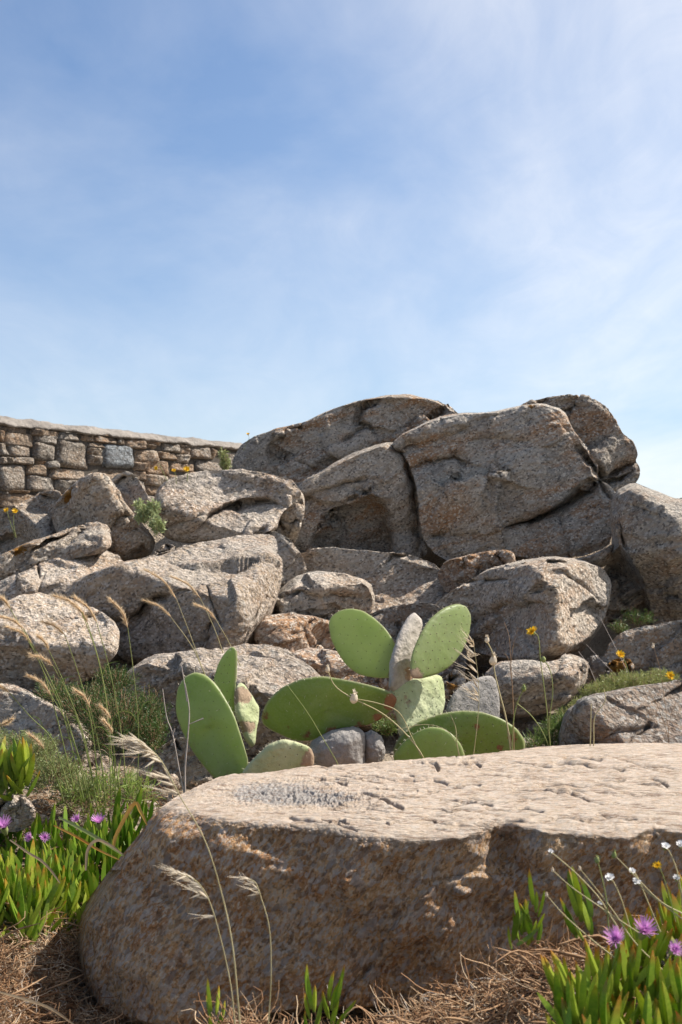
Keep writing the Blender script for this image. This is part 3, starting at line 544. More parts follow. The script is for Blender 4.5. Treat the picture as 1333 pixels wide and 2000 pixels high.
slab = boulder('large orange-brown rock slab across the foreground, sunlit flat top and shaded front', [(137, 1850), (150, 1792), (190, 1732), (230, 1680), (270, 1632), (308, 1582), (345, 1555), (382, 1536), (440, 1512), (520, 1509), (600, 1497), (700, 1491), (770, 1485), (850, 1478), (960, 1470), (1040, 1458), (1160, 1452), (1333, 1449), (1470, 1470), (1530, 1600), (1520, 1800), (1400, 1900), (1100, 1912), (950, 1938), (880, 1960), (780, 1972), (650, 1975), (540, 1985), (450, 2005), (370, 2024), (290, 2016), (220, 1996), (165, 1962), (142, 1905)], 2.75, 0.4, slab_mat(), n=500, grow=1.0, back=0.75, lumps=0.2, chunk=0, fine=0.9, depth_fn=slab_depth, attrs={'t': slab_top, 'patch': slab_patch, 'crack': lambda px, py, rho, d: 0*px}, group='foreground slab', fol=(R(-40), 0.8))
def slab_splits():
    """the upper face splits along thin wavy cracks"""
    me = slab.data; n = len(me.vertices); co = np.empty(n*3, np.float32); me.vertices.foreach_get('co', co); V = co.reshape(-1, 3).astype(float)+WO[slab.name]
    tv = np.empty(n, np.float32); me.attributes['t'].data.foreach_get('value', tv); sel = tv > 0.02; VA, V, tv = V, V[sel], tv[sel]; n = len(V); px, py = proj(V)
    rg = np.random.default_rng(5); tot = np.zeros(n); wx = px+4*fbm(np.stack([px/22, py/8, 0*px], -1), 3); wy = py+2.6*fbm(np.stack([px/26, py/26, 0*px+5], -1), 3)
    main = [[(1000, 1541), (1060, 1543), (1110, 1552), (1155, 1563)], [(985, 1487), (1030, 1492), (1075, 1496)], [(800, 1487), (850, 1490), (858, 1505)], [(1150, 1498), (1190, 1501), (1220, 1508)], [(1270, 1518), (1305, 1535)], [(700, 1545), (740, 1560), (790, 1578)], [(860, 1560), (900, 1563), (930, 1566)], [(890, 1533), (940, 1532)], [(620, 1520), (680, 1530)], [(1010, 1578), (1060, 1585)], [(1100, 1478), (1140, 1482)], [(560, 1595), (660, 1612), (700, 1622)]]
    for k in range(16):
        x = rg.uniform(620, 1300); y = rg.uniform(1480, 1615); L = rg.uniform(40, 110); a = rg.normal(0.08, 0.10); main.append([(x, y), (x+L*0.4, y+a*L*0.4+rg.normal()*2), (x+L*0.7, y+a*L*0.7+rg.normal()*3), (x+L, y+a*L)])
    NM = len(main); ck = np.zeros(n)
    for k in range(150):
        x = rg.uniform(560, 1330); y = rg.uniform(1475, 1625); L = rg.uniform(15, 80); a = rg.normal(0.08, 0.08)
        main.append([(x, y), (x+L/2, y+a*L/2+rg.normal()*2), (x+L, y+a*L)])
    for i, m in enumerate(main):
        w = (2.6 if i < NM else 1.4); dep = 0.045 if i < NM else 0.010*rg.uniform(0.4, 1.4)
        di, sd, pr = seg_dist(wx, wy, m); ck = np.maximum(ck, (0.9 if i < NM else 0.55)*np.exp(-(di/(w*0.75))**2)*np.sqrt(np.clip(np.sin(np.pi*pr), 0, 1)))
        tot = tot+dep*np.exp(-(di/w)**2)*np.sqrt(np.clip(np.sin(np.pi*pr), 0, 1))-(0.012 if i < NM else 0.002)*(sd > 0)*np.exp(-di/8)*np.sin(np.pi*pr)
    # thin flaky layering
    lay = fbm(np.stack([px/55, py/9, 0*px+4], -1), 4, 0.6); tot = tot+0.004*np.abs(lay)*2
    pat = 0.016*slab_patch(px, py, 0, 0)*(fbm(np.stack([px/6, py/4, 0*px], -1), 3, 0.7)-0.2)
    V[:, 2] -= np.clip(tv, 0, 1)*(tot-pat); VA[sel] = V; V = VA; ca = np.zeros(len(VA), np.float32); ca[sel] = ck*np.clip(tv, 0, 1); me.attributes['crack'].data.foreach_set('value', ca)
    me.vertices.foreach_set('co', (V-WO[slab.name]).astype(np.float32).ravel()); me.update()
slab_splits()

# ------------------------------------------------------------------ the dry stone wall
def build_wall():
    A = at(0, 812, 9.0); B = at(470, 865, 11.2); A[2] = B[2] = (A[2]+B[2])/2
    e = B-A; L0 = np.linalg.norm(e); e /= L0; nrm = np.array([e[1], -e[0], 0.0])        # towards the viewer
    wall = empty('stone_wall', tuple(A-np.array([0, 0, 0.9])))
    tag(wall, 'dry stone wall with pale rounded coping along the upper left skyline', 'wall')
    ztop = A[2]
    def st(px, py):
        """wall coordinates (along, down from the top) of a photo pixel"""
        ray = np.array([(px-HX)/F, 1.0, (HY-py)/F]); o = np.array([0, 0, CZ])
        t = np.dot(A-o, nrm)/np.dot(ray, nrm); p = o+t*ray
        return np.dot(p-A, e), ztop-p[2]
    cols = {'g': ((0.155, 0.14, 0.12), (0.275, 0.245, 0.21), 0.2), 'b': ((0.175, 0.135, 0.10), (0.285, 0.225, 0.17), 0.5), 'p': ((0.20, 0.17, 0.135), (0.34, 0.29, 0.235), 0.4), 's': ((0.15, 0.16, 0.168), (0.22, 0.235, 0.245), 0.0)}
    mats = {k: rock_mat('wall_stone_'+{'g': 'grey', 'b': 'brown', 'p': 'pale', 's': 'slate'}[k], base=v[1], dark=v[0], rust=v[2], pale=tuple(min(1, c*1.3) for c in v[1]), tilt=5, grain=0.8) for k, v in cols.items()}
    Z = 2.777
    S = [(0,118,160,180,'b'),(175,143,335,200,'b'),(345,160,425,182,'g'),(320,182,430,222,'g'),(435,190,515,228,'b'),(470,166,540,190,'g'),(515,192,640,237,'b'),(645,208,680,245,'b'),(680,212,790,265,'b'),(795,215,880,246,'b'),(885,235,975,285,'g'),(978,238,1030,262,'b'),(1035,250,1140,320,'g'),(1145,272,1210,330,'b'),(545,170,640,190,'b'),(978,264,1032,298,'p'),
         (0,165,22,230,'b'),(25,178,190,258,'b'),(200,195,318,240,'g'),(0,235,46,305,'g'),(48,250,172,312,'g'),(185,242,308,333,'g'),(315,224,480,372,'g'),(485,232,558,262,'b'),(485,264,555,305,'p'),(485,307,560,355,'g'),(562,247,727,370,'s'),(730,275,860,340,'p'),(735,243,860,273,'b'),(866,288,958,325,'b'),(960,300,1030,345,'p'),
         (0,315,28,350,'g'),(30,315,68,348,'g'),(70,315,183,350,'g'),(0,352,145,494,'g'),(150,352,256,412,'b'),(272,374,463,435,'p'),(258,335,312,372,'g'),(475,374,722,440,'b'),(728,343,788,388,'b'),(792,328,920,410,'b'),(925,346,1060,390,'b'),(1065,333,1210,392,'g'),(190,335,256,350,'b'),
         (158,414,305,498,'g'),(310,437,440,512,'g'),(0,512,195,590,'b'),(0,496,38,511,'g'),(42,496,155,511,'b'),(728,390,788,438,'b'),(792,412,912,470,'p'),(735,440,790,520,'g'),(915,412,1000,460,'b'),(600,442,725,510,'g'),(445,442,598,500,'g'),(1000,394,1100,470,'b'),(1100,394,1230,470,'g'),(200,500,305,600,'g'),(310,514,440,600,'b'),(445,503,600,600,'g'),(605,512,730,600,'p'),(735,522,900,600,'g'),(795,472,910,520,'b'),(912,462,1100,600,'g'),(1215,290,1330,390,'g')]
    rects = []
    for (x0, y0, x1, y1, m) in S:
        s0, t0 = st(x0/Z, 780+y0/Z); s1, _ = st(x1/Z, 780+y0/Z); sm, ta = st((x0+x1)/2/Z, 780+y0/Z); _, tb = st((x0+x1)/2/Z, 780+y1/Z)
        rects.append((s0, ta, s1, tb, m))
    rg = np.random.default_rng(12)
    t = 0.075                                              # beyond the picture's left edge the courses go on
    while t < 0.95:
        h = rg.uniform(0.11, 0.22); s = -1.6
        while s < -0.05:
            w = rg.uniform(0.18, 0.42); rects.append((s, t, min(s+w, -0.012), t+h, rg.choice(list('ggbbp')))); s += w
        t += h
    for k, (s0, t0, s1, t1, m) in enumerate(rects):
        g = -0.004; s0 += g; s1 -= g; t0 += g; t1 -= g
        if s1-s0 < 0.03 or t1-t0 < 0.02: continue
        t0 = max(t0, 0.075)
        n = 9; lin = np.linspace(-1, 1, n); X, Y = np.meshgrid(lin, lin)
        # rounded rectangle with uneven corners
        u = X*(1-0.05*np.abs(Y)**6); v = Y*(1-0.06*np.abs(X)**6)
        q = rg.normal(size=8)*0.17
        u2 = u+(q[0]*Y+q[1]*X*Y)*0.5*min(1, (t1-t0)/(s1-s0)); v2 = v+(q[2]*X+q[3]*X*Y)*0.35*min(1, (s1-s0)/(t1-t0))*0.6
        hh = 0.034*np.sqrt(np.clip(1-np.maximum(np.abs(X), np.abs(Y))**14, 0, 1))+0.010*rg.normal()+0.012*(q[4]*X+q[5]*Y)*8
        ss = (s0+s1)/2+u2*(s1-s0)/2; tt = (t0+t1)/2+v2*(t1-t0)/2
        Pw = A+ss[..., None]*e+(hh-0.02)[..., None]*nrm; Pw[..., 2] = ztop-tt
        Pw = Pw.reshape(-1, 3); Pw = Pw+nrm*(0.024*fbm(Pw*11+k, 3)+0.012*pn(Pw*26))[:, None]
        b = border(n); bk = Pw[b]-nrm*0.11; V = np.concatenate([Pw, bk]); i0 = np.arange(len(b))+n*n
        f = [grid_faces(n), np.stack([b, i0, np.roll(i0, -1), np.roll(b, -1)], -1)]
        o = mesh_obj('stone', V, f, mats[m], wall)
        if m == 's': o['label'] = 'square blue-grey stone'
    # mortar and rubble core
    s = np.array([-1.6, 3.4]); V = []
    for off in (-0.022, -0.42):
        for tz in (0.03, 1.4):
            for x in s: q = A+x*e+off*nrm; V.append([q[0], q[1], ztop-tz])
    V = np.array(V); Fq = np.array([[0, 1, 3, 2], [4, 6, 7, 5], [0, 4, 5, 1], [2, 3, 7, 6], [0, 2, 6, 4], [1, 5, 7, 3]])
    mesh_obj('core', V, Fq, flat_mat('wall_mortar', (0.055, 0.048, 0.04), (0.12, 0.103, 0.086), 25, 0.95), wall, smooth=False)
    # coping: a rounded bed of lime mortar
    n = 260; prof = [(-0.02, 0.076), (0.020, 0.074), (0.030, 0.066), (0.026, 0.056), (0.004, 0.040), (-0.02, 0.024), (-0.05, 0.008), (-0.09, -0.004), (-0.2, -0.010), (-0.34, -0.004), (-0.43, 0.03), (-0.44, 0.085)]
    ss = np.linspace(-1.6, 3.4, n); V = []
    for x in ss:
        for (a, b) in prof: q = A+x*e+a*nrm; V.append([q[0], q[1], ztop-b])
    V = np.array(V); V += 0.030*np.stack([0*V[:, 0], -fbm(V*9, 4, 0.65), fbm(V*8+9, 4, 0.65)], -1)
    k = NT('lime_mortar'); c = k.coord(); cl = k.mix(k.ramp(k.noise(c, 6, 8, 0.7), [(0.35, 0), (0.65, 1)]), (0.22, 0.195, 0.17), (0.40, 0.355, 0.31))
    cl = k.mix(k.ramp(k.noise(c, 30, 6, 0.7), [(0.5, 0), (0.7, 0.6)]), cl, (0.20, 0.18, 0.155))
    lm = k.bsdf(cl, 0.95, k.bump(k.noise(c, 22, 9, 0.72), 0.04), 0.15)
    mesh_obj('coping', V, grid_faces(n, len(prof))[:, ::-1], lm, wall)
build_wall()

# small broken stones lying in the gaps and on the soil
def rubble(label, zones, mat, seed):
    rg = np.random.default_rng(seed); mb = MB()
    bm = bpy.data.meshes.new('tmp'); import bmesh
    b_ = bmesh.new(); bmesh.ops.create_icosphere(b_, subdivisions=2, radius=1.0); b_.verts.ensure_lookup_table()
    SV = np.array([v.co[:] for v in b_.verts]); SF = np.array([[v.index for v in f.verts] for f in b_.faces]); b_.free(); bpy.data.meshes.remove(bm)
    for (poly, n, y0, y1, r0, r1) in zones:
        k = 0
        for tries in range(n*60):
            if k >= n: break
            x = rg.uniform(-1.6, 1.8); y = rg.uniform(y0, y1); z = float(terr(np.array([x]), np.array([y]))[0]); px, py = proj(np.array([x, y, z]))
            if not in_poly(np.array([px]), np.array([py]), poly)[0]: continue
            r = r0+(r1-r0)*rg.random()**2; sc3 = r*rg.uniform(0.6, 1.3, 3)*np.array([1, 1, 0.7]); V = SV.copy(); 
            for q in range(5):                                 # knock flat faces on it
                nv = rg.normal(size=3); nv /= np.linalg.norm(nv); h = V@nv; V = V-np.clip(h-rg.uniform(0.5, 0.8), 0, 1)[:, None]*nv
            V = V*(1+0.12*pn(V*2+k)[:, None]); mb.add(V*sc3+np.array([x, y, z+sc3[2]*0.4]), SF); k += 1
    tag(mb.build('rubble', mat, smooth=False), label, 'stones', kind='stuff')
rubble('small broken stones lying between the boulders and behind the slab', [([(0, 1100), (1333, 1100), (1333, 1500), (0, 1560)], 260, 3.5, 7.0, 0.015, 0.07), ([(0, 1540), (420, 1500), (420, 1620), (0, 1640)], 50, 2.9, 4.0, 0.01, 0.035)], rk_warm, 77)
rubble('pebbles and chips in the straw along the foot of the slab', [([(0, 1850), (1200, 1780), (1200, 2060), (0, 2060)], 120, 1.6, 2.6, 0.005, 0.018)], rk_warm, 78)
# ------------------------------------------------------------------ prickly pears
GP = pad_mat('pad_green', (0.215, 0.31, 0.065), (0.30, 0.395, 0.115))
GL = pad_mat('pad_light_green', (0.31, 0.395, 0.14), (0.40, 0.475, 0.195), tr=0.6)
GD = pad_mat('pad_dark_green', (0.14, 0.21, 0.03), (0.21, 0.275, 0.055), cork=(0.22, 0.10, 0.045))
GA = pad_mat('pad_aged', (0.30, 0.34, 0.16), (0.44, 0.46, 0.28), bark=0.24, barkc=(0.50, 0.45, 0.37))
GW = pad_mat('pad_woody', (0.30, 0.28, 0.23), (0.40, 0.36, 0.31), bark=0.75, barkc=(0.40, 0.355, 0.31), cork=(0.30, 0.19, 0.12))
GG = pad_mat('pad_grey', (0.24, 0.225, 0.20), (0.31, 0.29, 0.26), bark=0.8, barkc=(0.30, 0.275, 0.25))
GST = pad_mat('old_stem_grey', (0.22, 0.205, 0.19), (0.30, 0.28, 0.26), bark=0.8, barkc=(0.26, 0.24, 0.22))
AREOLE = flat_mat('areole_brown', (0.12, 0.11, 0.06), (0.20, 0.17, 0.10), 60)
AREOLE_P = flat_mat('areole_pale', (0.22, 0.26, 0.10), (0.30, 0.33, 0.15), 60)
SPINE = flat_mat('spine_pale', (0.55, 0.50, 0.38), (0.68, 0.62, 0.50), 60)

def pad(parent, outline, d, mat, tilt=(0.0, 0.0), thick=0.013, scars=(), areoles=True, amat=None, bend=0.0, label=None, name='pad', p=5.0, rough=0.0, n=44):
    """a flat fleshy joint. tilt: its plane turned about the vertical (+ faces right) and leant back (+ faces up), degrees"""
    P = np.array(outline, float); c = (P.min(0)+P.max(0))/2*0.4+P.mean(0)*0.6
    a, b_ = R(tilt[0]), R(tilt[1])
    nr = np.array([math.sin(a)*math.cos(b_), -math.cos(a)*math.cos(b_), math.sin(b_)])
    C = at(c[0], c[1], d); o = np.array([0, 0, CZ])
    u, v = disc(n); phi = np.arctan2(v, u); rho = np.clip(np.hypot(u, v), 0, 1); bd = border(n); rho[bd] = 1
    Rr = radial(outline, c, phi, 2)
    def plane(px, py):
        ray = np.stack([(px-HX)/F, np.ones_like(px), (HY-py)/F], -1); t = ((C-o)@nr)/(ray@nr); return o+t[:, None]*ray
    px = c[0]+rho*Rr*np.cos(phi); py = c[1]+rho*Rr*np.sin(phi); M = plane(px, py)
    h = thick*np.sqrt(np.clip(1-rho**p, 0, 1))
    nz = 0.18*thick*fbm(M*14+d*7, 3)
    bw = bend*(rho**2-0.4)*np.cos(phi-0.7)
    sc_ = np.zeros(len(px))
    for (sx, sy, sr, k) in scars: sc_ = np.maximum(sc_, k*np.exp(-((px-sx)**2+(py-sy)**2)/(sr*sr)))
    A = M+nr*(h+nz+bw)[:, None]; B = M+nr*(-h+nz+bw)[:, None]
    if rough:
        A = A+nr*(rough*fbm(A*16, 4, 0.6))[:, None]; B = B+nr*(rough*fbm(B*16, 4, 0.6))[:, None]
        wob = 0.6*rough*fbm(M*20+3, 3); out = M-C; out /= np.linalg.norm(out, axis=1)[:, None]+1e-9
        A = A+out*(wob*rho)[:, None]; B = B+out*(wob*rho)[:, None]
    inner = np.ones(len(px), bool); inner[bd] = False; idx = np.full(len(px), -1); idx[inner] = np.arange(inner.sum())+len(px)
    mid = (A[bd]+B[bd])/2; A[bd] = mid
    V = np.concatenate([A, B[inner]]); mp_ = np.where(inner, idx, np.arange(len(px)))
    f = grid_faces(n); g = mp_[f][:, ::-1]
    ed = sstep(0.955, 1.0, rho)
    ob = mesh_obj(name, V, [f, g], mat, parent, attrs={'t': np.concatenate([sc_, sc_[inner]]), 'edge': np.concatenate([ed, ed[inner]])})
    if label: ob['label'] = label
    if areoles:
        sp = 0.034; E1 = np.cross(nr, [0, 0, 1.0]); E1 /= np.linalg.norm(E1); E2 = np.cross(E1, nr)
        mb = MB(); ms = MB(); rg = np.random.default_rng(int(c[0]))
        ph_ = np.linspace(-np.pi, np.pi, 361); rt_ = radial(outline, c, ph_, 2)
        for i in range(-9, 10):
            for j in range(-10, 11):
                q = C+E1*(i+0.5*(j % 2)+rg.normal()*0.06)*sp+E2*(j*0.82+rg.normal()*0.06)*sp
                x, y = proj(q); ph = math.atan2(y-c[1], x-c[0]); rr = math.hypot(x-c[0], y-c[1])/np.interp(ph, ph_, rt_)
                if rr > 0.95: continue
                hh = thick*math.sqrt(1-rr**p)
                for s in (1, -1):
                    k = np.argmin(np.abs(px-x)+np.abs(py-y)); off = nz[k]+bw[k]
                    ctr = q+nr*(s*hh+off)
                    r = 0.0023; an = np.arange(6)*np.pi/3
                    ring = ctr+r*(np.cos(an)[:, None]*E1+np.sin(an)[:, None]*E2)*np.array([1.0]); V2 = np.concatenate([ring, [ctr+nr*s*0.0022]])
                    tri = np.array([[m, (m+1) % 6, 6] for m in range(6)]); mb.add(V2, tri if s > 0 else tri[:, ::-1])
                    if rg.random() < 0.35:
                        dr = nr*s+E1*rg.normal()*0.5+E2*(rg.normal()*0.5-0.3); dr /= np.linalg.norm(dr); L = rg.uniform(0.006, 0.014)
                        ms.add(*tube([ctr, ctr+dr*L], [0.0005, 0.0002], 3))
        # a row of areoles with short spines along the rim
        for k, ph in enumerate(np.linspace(0, 2*np.pi, 34, endpoint=False)):
            rr = radial(outline, c, np.array([ph]), 2)[0]; q = plane(np.array([c[0]+rr*math.cos(ph)]), np.array([c[1]+rr*math.sin(ph)]))[0]; dr = (q-C)/np.linalg.norm(q-C)
            for z in range(2):
                d2 = dr+rg.normal(size=3)*0.4; d2 /= np.linalg.norm(d2); ms.add(*tube([q-dr*0.002, q+d2*rg.uniform(0.004, 0.010)], [0.0006, 0.0002], 3))
        mb.build('areoles', amat or AREOLE, ob, kind='stuff'); ms.build('spines', SPINE, ob, kind='stuff')
    return ob

cl_ = empty('prickly_pear', tuple(at(460, 1530, 3.7)))
tag(cl_, 'prickly pear with one large green oval pad in front, left of the slab top', 'cactus', 'prickly pear cacti')
pad(cl_, [(418, 1330), (428, 1295), (442, 1271), (455, 1262), (462, 1268), (462, 1300), (460, 1338), (459, 1376), (456, 1410), (442, 1400), (425, 1360)], 3.84, GP, (-50, 0), 0.011, label='narrow green pad behind the large one')
pad(cl_, [(460, 1345), (470, 1331), (482, 1346), (496, 1368), (505, 1381), (503, 1403), (498, 1430), (494, 1462), (485, 1452), (474, 1425), (462, 1395)], 3.80, GA, (58, 12), 0.017, [(470, 1360, 22, 0.9), (478, 1420, 18, 0.8)], rough=0.004, label='pad seen nearly edge-on with a grey rim')
pad(cl_, [(340, 1376), (344, 1344), (358, 1322), (379, 1312), (401, 1318), (423, 1338), (444, 1371), (463, 1403), (479, 1452), (489, 1486), (485, 1520), (455, 1535), (423, 1522), (396, 1492), (374, 1463), (352, 1425), (342, 1398)], 3.66, GP, (-18, 4), 0.012, [(470, 1530, 25, 0.7)], amat=AREOLE_P, bend=0.02, label='large bright green oval pad')
pad(cl_, [(470, 1525), (474, 1506), (498, 1479), (525, 1454), (552, 1443), (579, 1448), (606, 1458), (615, 1479), (610, 1510), (575, 1535), (510, 1540)], 3.55, GA, (10, -14), 0.016, [(609, 1480, 24, 1.0), (500, 1470, 16, 0.5)], areoles=True, rough=0.006, label='pale low pad with a brown right end')

cm = empty('prickly_pear', tuple(at(800, 1480, 3.85)))
tag(cm, 'prickly pear with two round upright pads on a grey woody stem', 'cactus', 'prickly pear cacti')
pad(cm, [(642, 1218), (647, 1204), (664, 1192), (685, 1188), (709, 1192), (733, 1208), (754, 1228), (771, 1253), (775, 1275), (772, 1300), (770, 1322), (751, 1325), (726, 1323), (702, 1318), (678, 1301), (661, 1277), (647, 1249)], 3.92, GL, (-24, 3), 0.012, [(770, 1320, 18, 0.8)], amat=AREOLE_P, label='left round pad of the upright pair')
pad(cm, [(801, 1306), (804, 1279), (817, 1246), (839, 1209), (866, 1187), (893, 1178), (912, 1184), (921, 1206), (917, 1241), (903, 1273), (882, 1300), (855, 1317), (822, 1326), (804, 1325)], 3.80, GL, (40, 12), 0.012, [(806, 1322, 20, 0.9), (850, 1325, 10, 0.6)], label='right round pad of the upright pair')
pad(cm, [(760, 1350), (764, 1300), (771, 1268), (785, 1230), (798, 1206), (809, 1195), (820, 1206), (823, 1219), (813, 1241), (806, 1268), (801, 1295), (804, 1325), (790, 1350)], 3.86, GW, (58, 0), 0.022, [(800, 1315, 22, 1.0)], areoles=False, rough=0.008, label='old grey pad seen edge-on between the pair', name='woody_pad', p=3.0)
pad(cm, [(762, 1344), (785, 1333), (822, 1322), (860, 1316), (868, 1338), (868, 1376), (862, 1400), (845, 1440), (806, 1460), (780, 1440), (776, 1400), (766, 1371)], 3.85, GA, (38, 10), 0.028, [(790, 1370, 22, 0.5), (862, 1400, 12, 0.5)], rough=0.008, label='thick pale old pad carrying the others', name='trunk_pad', p=3.0)
pad(cm, [(509, 1403), (520, 1373), (547, 1346), (585, 1329), (628, 1322), (671, 1327), (720, 1336), (758, 1346), (778, 1362), (768, 1384), (736, 1408), (698, 1419), (666, 1424), (633, 1435), (606, 1447), (574, 1447), (536, 1431), (514, 1418)], 3.72, GD, (-6, -16), 0.014, [(768, 1368, 20, 1.1), (700, 1418, 20, 0.7), (650, 1426, 22, 0.75), (600, 1430, 22, 0.6), (520, 1400, 18, 0.55), (740, 1400, 18, 0.7), (560, 1418, 20, 0.45)], amat=AREOLE_P, bend=0.02, label='dark green pad reaching out to the left, brown along its lower edge')
# the lobed old stem lying under the left pad
def old_stem(outline, d, T, label):
    P = np.array(outline, float); c = P.mean(0); n = 40; u, v = disc(n); phi = np.arctan2(v, u); rho = np.clip(np.hypot(u, v), 0, 1); bd = border(n); rho[bd] = 1
    Rr = radial(outline, c, phi, 2); px = c[0]+rho*Rr*np.cos(phi); py = c[1]+rho*Rr*np.sin(phi); q = np.sqrt(np.clip(1-rho**2.3, 0, 1))
    A = unproj(px, py, d-T*q); B = unproj(px, py, d+T*q); out = A-at(c[0], c[1], d); nn = out/(np.linalg.norm(out, axis=1)[:, None]+1e-9); A = A+nn*(0.011*fbm(A*24, 4, 0.6)-0.004*np.clip(fbm(A*90, 1)-0.2, 0, 1))[:, None]
    V = np.concatenate([A, B]); f = grid_faces(n); o = mesh_obj('old_stem', V, [f, f[:, ::-1]+n*n], GST, cm, attrs={'t': np.zeros(len(V)), 'edge': np.zeros(len(V))}); o['label'] = label
old_stem([(596, 1475), (612, 1446), (650, 1424), (690, 1418), (712, 1428), (716, 1460), (712, 1500), (650, 1520), (602, 1510)], 3.68, 0.09, 'grey swollen old stem lying on the ground')
old_stem([(706, 1432), (730, 1424), (750, 1443), (756, 1465), (745, 1492), (722, 1500), (708, 1480)], 3.72, 0.06, 'smaller grey lobe of the old stem')

cr = empty('prickly_pear', tuple(at(900, 1500, 3.75)))
tag(cr, 'low prickly pear of broad half-hidden pads behind the slab, right of centre', 'cactus', 'prickly pear cacti')
pad(cr, [(868, 1390), (885, 1354), (906, 1336), (936, 1322), (960, 1319), (971, 1333), (976, 1365), (976, 1410), (960, 1450), (890, 1450)], 4.05, GG, (25, 10), 0.014, rough=0.004, areoles=True, label='grey weathered pad with a pale rim')
pad(cr, [(766, 1470), (779, 1441), (817, 1411), (860, 1395), (903, 1388), (941, 1390), (979, 1402), (1009, 1421), (1026, 1446), (1024, 1470), (980, 1500), (880, 1520), (790, 1505)], 3.78, GD, (4, -8), 0.014, [(1000, 1440, 18, 0.7), (930, 1418, 14, 0.55), (880, 1410, 15, 0.5), (975, 1458, 14, 0.6)], bend=0.015, label='broad green pad with corky brown scars')
pad(cr, [(764, 1480), (785, 1452), (812, 1430), (839, 1419), (866, 1422), (887, 1436), (903, 1457), (910, 1480), (880, 1520), (800, 1520)], 3.66, GP, (-6, -2), 0.012, [(860, 1422, 10, 0.4)], amat=AREOLE_P, label='smaller green pad in front')
# ------------------------------------------------------------------ grasses
STEM_G = flat_mat('grass_stem_green', (0.17, 0.22, 0.06), (0.33, 0.34, 0.13), 18, 0.6, 0.15)
STEM_D = flat_mat('grass_stem_straw', (0.38, 0.32, 0.16), (0.55, 0.48, 0.28), 18, 0.6, 0.15)
BEARD = flat_mat('seed_head_gold', (0.62, 0.46, 0.28), (0.80, 0.64, 0.44), 60, 0.6, 0.5)
HUSK = flat_mat('husk_cream', (0.66, 0.56, 0.42), (0.80, 0.73, 0.60), 40, 0.6, 0.45)
LEAFG = leaf_mat('grass_leaf', (0.12, 0.22, 0.03), (0.28, 0.34, 0.08), None, 0.35)
TWIG = flat_mat('dead_twig', (0.32, 0.26, 0.22), (0.52, 0.45, 0.40), 30, 0.8)
TWIG_B = flat_mat('dry_brown_twig', (0.20, 0.12, 0.07), (0.36, 0.24, 0.14), 30, 0.8)

def path3(pts, d0, d1, n=16):
    """smooth space curve through photo points; depth runs from d0 to d1"""
    q = spline(np.array(pts, float), n); t = np.linspace(0, 1, n)
    return unproj(q[:, 0], q[:, 1], d0+(d1-d0)*t)
def hairs(mb, P, k, Lmin, Lmax, spread, rg, r=0.0006, back=0.0):
    T = np.gradient(P, axis=0); T /= np.linalg.norm(T, axis=1)[:, None]
    for i in range(k):
        x = rg.uniform(0, len(P)-1.001); a = int(x); p = P[a]+(x-a)*(P[a+1]-P[a]); t = T[a]
        d = t+spread*rg.normal(size=3)*np.array([1, 1, 1]); d /= np.linalg.norm(d); L = rg.uniform(Lmin, Lmax)
        s = np.cross(d, rg.normal(size=3)); s /= np.linalg.norm(s)
        mb.add([p+s*r, p-s*r, p+d*L], [[0, 1, 2]], 0.5)
HEADS = [  # head tip, head base, stem points down to the root, distance of root
    ((285, 1113), (345, 1170), [(372, 1240), (400, 1318)], 4.25, 0), ((335, 1126), (391, 1167), [(418, 1225), (436, 1275)], 4.25, 0), ((282, 1173), (335, 1206), [(375, 1262), (402, 1320)], 4.2, 0), ((383, 1181), (422, 1210), [(445, 1250), (470, 1300)], 4.2, 0),
    ((216, 1171), (250, 1226), [(262, 1320), (271, 1430), (268, 1560)], 3.4, 1), ((148, 1168), (189, 1215), [(215, 1310), (237, 1430), (250, 1570)], 3.4, 1), ((110, 1165), (160, 1195), [(190, 1280), (210, 1390), (218, 1570)], 3.35, 1), ((140, 1178), (171, 1216), [(196, 1300), (212, 1400), (226, 1570)], 3.4, 1),
    ((85, 1215), (127, 1240), [(155, 1320), (180, 1420), (195, 1570)], 3.35, 1), ((-6, 1163), (20, 1188), [(55, 1250), (95, 1340), (150, 1560)], 3.35, 1), ((-4, 1203), (47, 1228), [(85, 1310), (125, 1400), (165, 1565)], 3.3, 1), ((16, 1225), (63, 1256), [(105, 1340), (140, 1430), (175, 1570)], 3.35, 1),
    ((75, 1243), (96, 1270), [(130, 1345), (165, 1450), (190, 1570)], 3.4, 1), ((62, 1280), (104, 1300), [(140, 1370), (170, 1460), (190, 1575)], 3.3, 1), ((57, 1320), (100, 1357), [(130, 1410), (155, 1480), (180, 1575)], 3.3, 1), ((148, 1348), (176, 1382), [(190, 1440), (200, 1500), (207, 1575)], 3.3, 1),
    ((197, 1380), (217, 1404), [(222, 1460), (228, 1570)], 3.35, 1), ((204, 1408), (220, 1432), [(226, 1490), (238, 1570)], 3.3, 1), ((-6, 1338), (18, 1352), [(60, 1400), (105, 1450), (140, 1560)], 3.3, 1), ((58, 1435), (86, 1462), [(105, 1500), (125, 1565)], 3.2, 1), ((24, 1404), (2, 1416), [(-6, 1440), (-8, 1500), (0, 1560)], 3.2, 0)]
order = sorted(range(len(HEADS)), key=lambda i: HEADS[i][0][0])
ORD = ['first', 'second', 'third', 'fourth', 'fifth', 'sixth', 'seventh', 'eighth', 'ninth', 'tenth', 'eleventh', 'twelfth', 'thirteenth', 'fourteenth', 'fifteenth', 'sixteenth', 'seventeenth', 'eighteenth', 'nineteenth', 'twentieth', 'twenty-first', 'twenty-second']
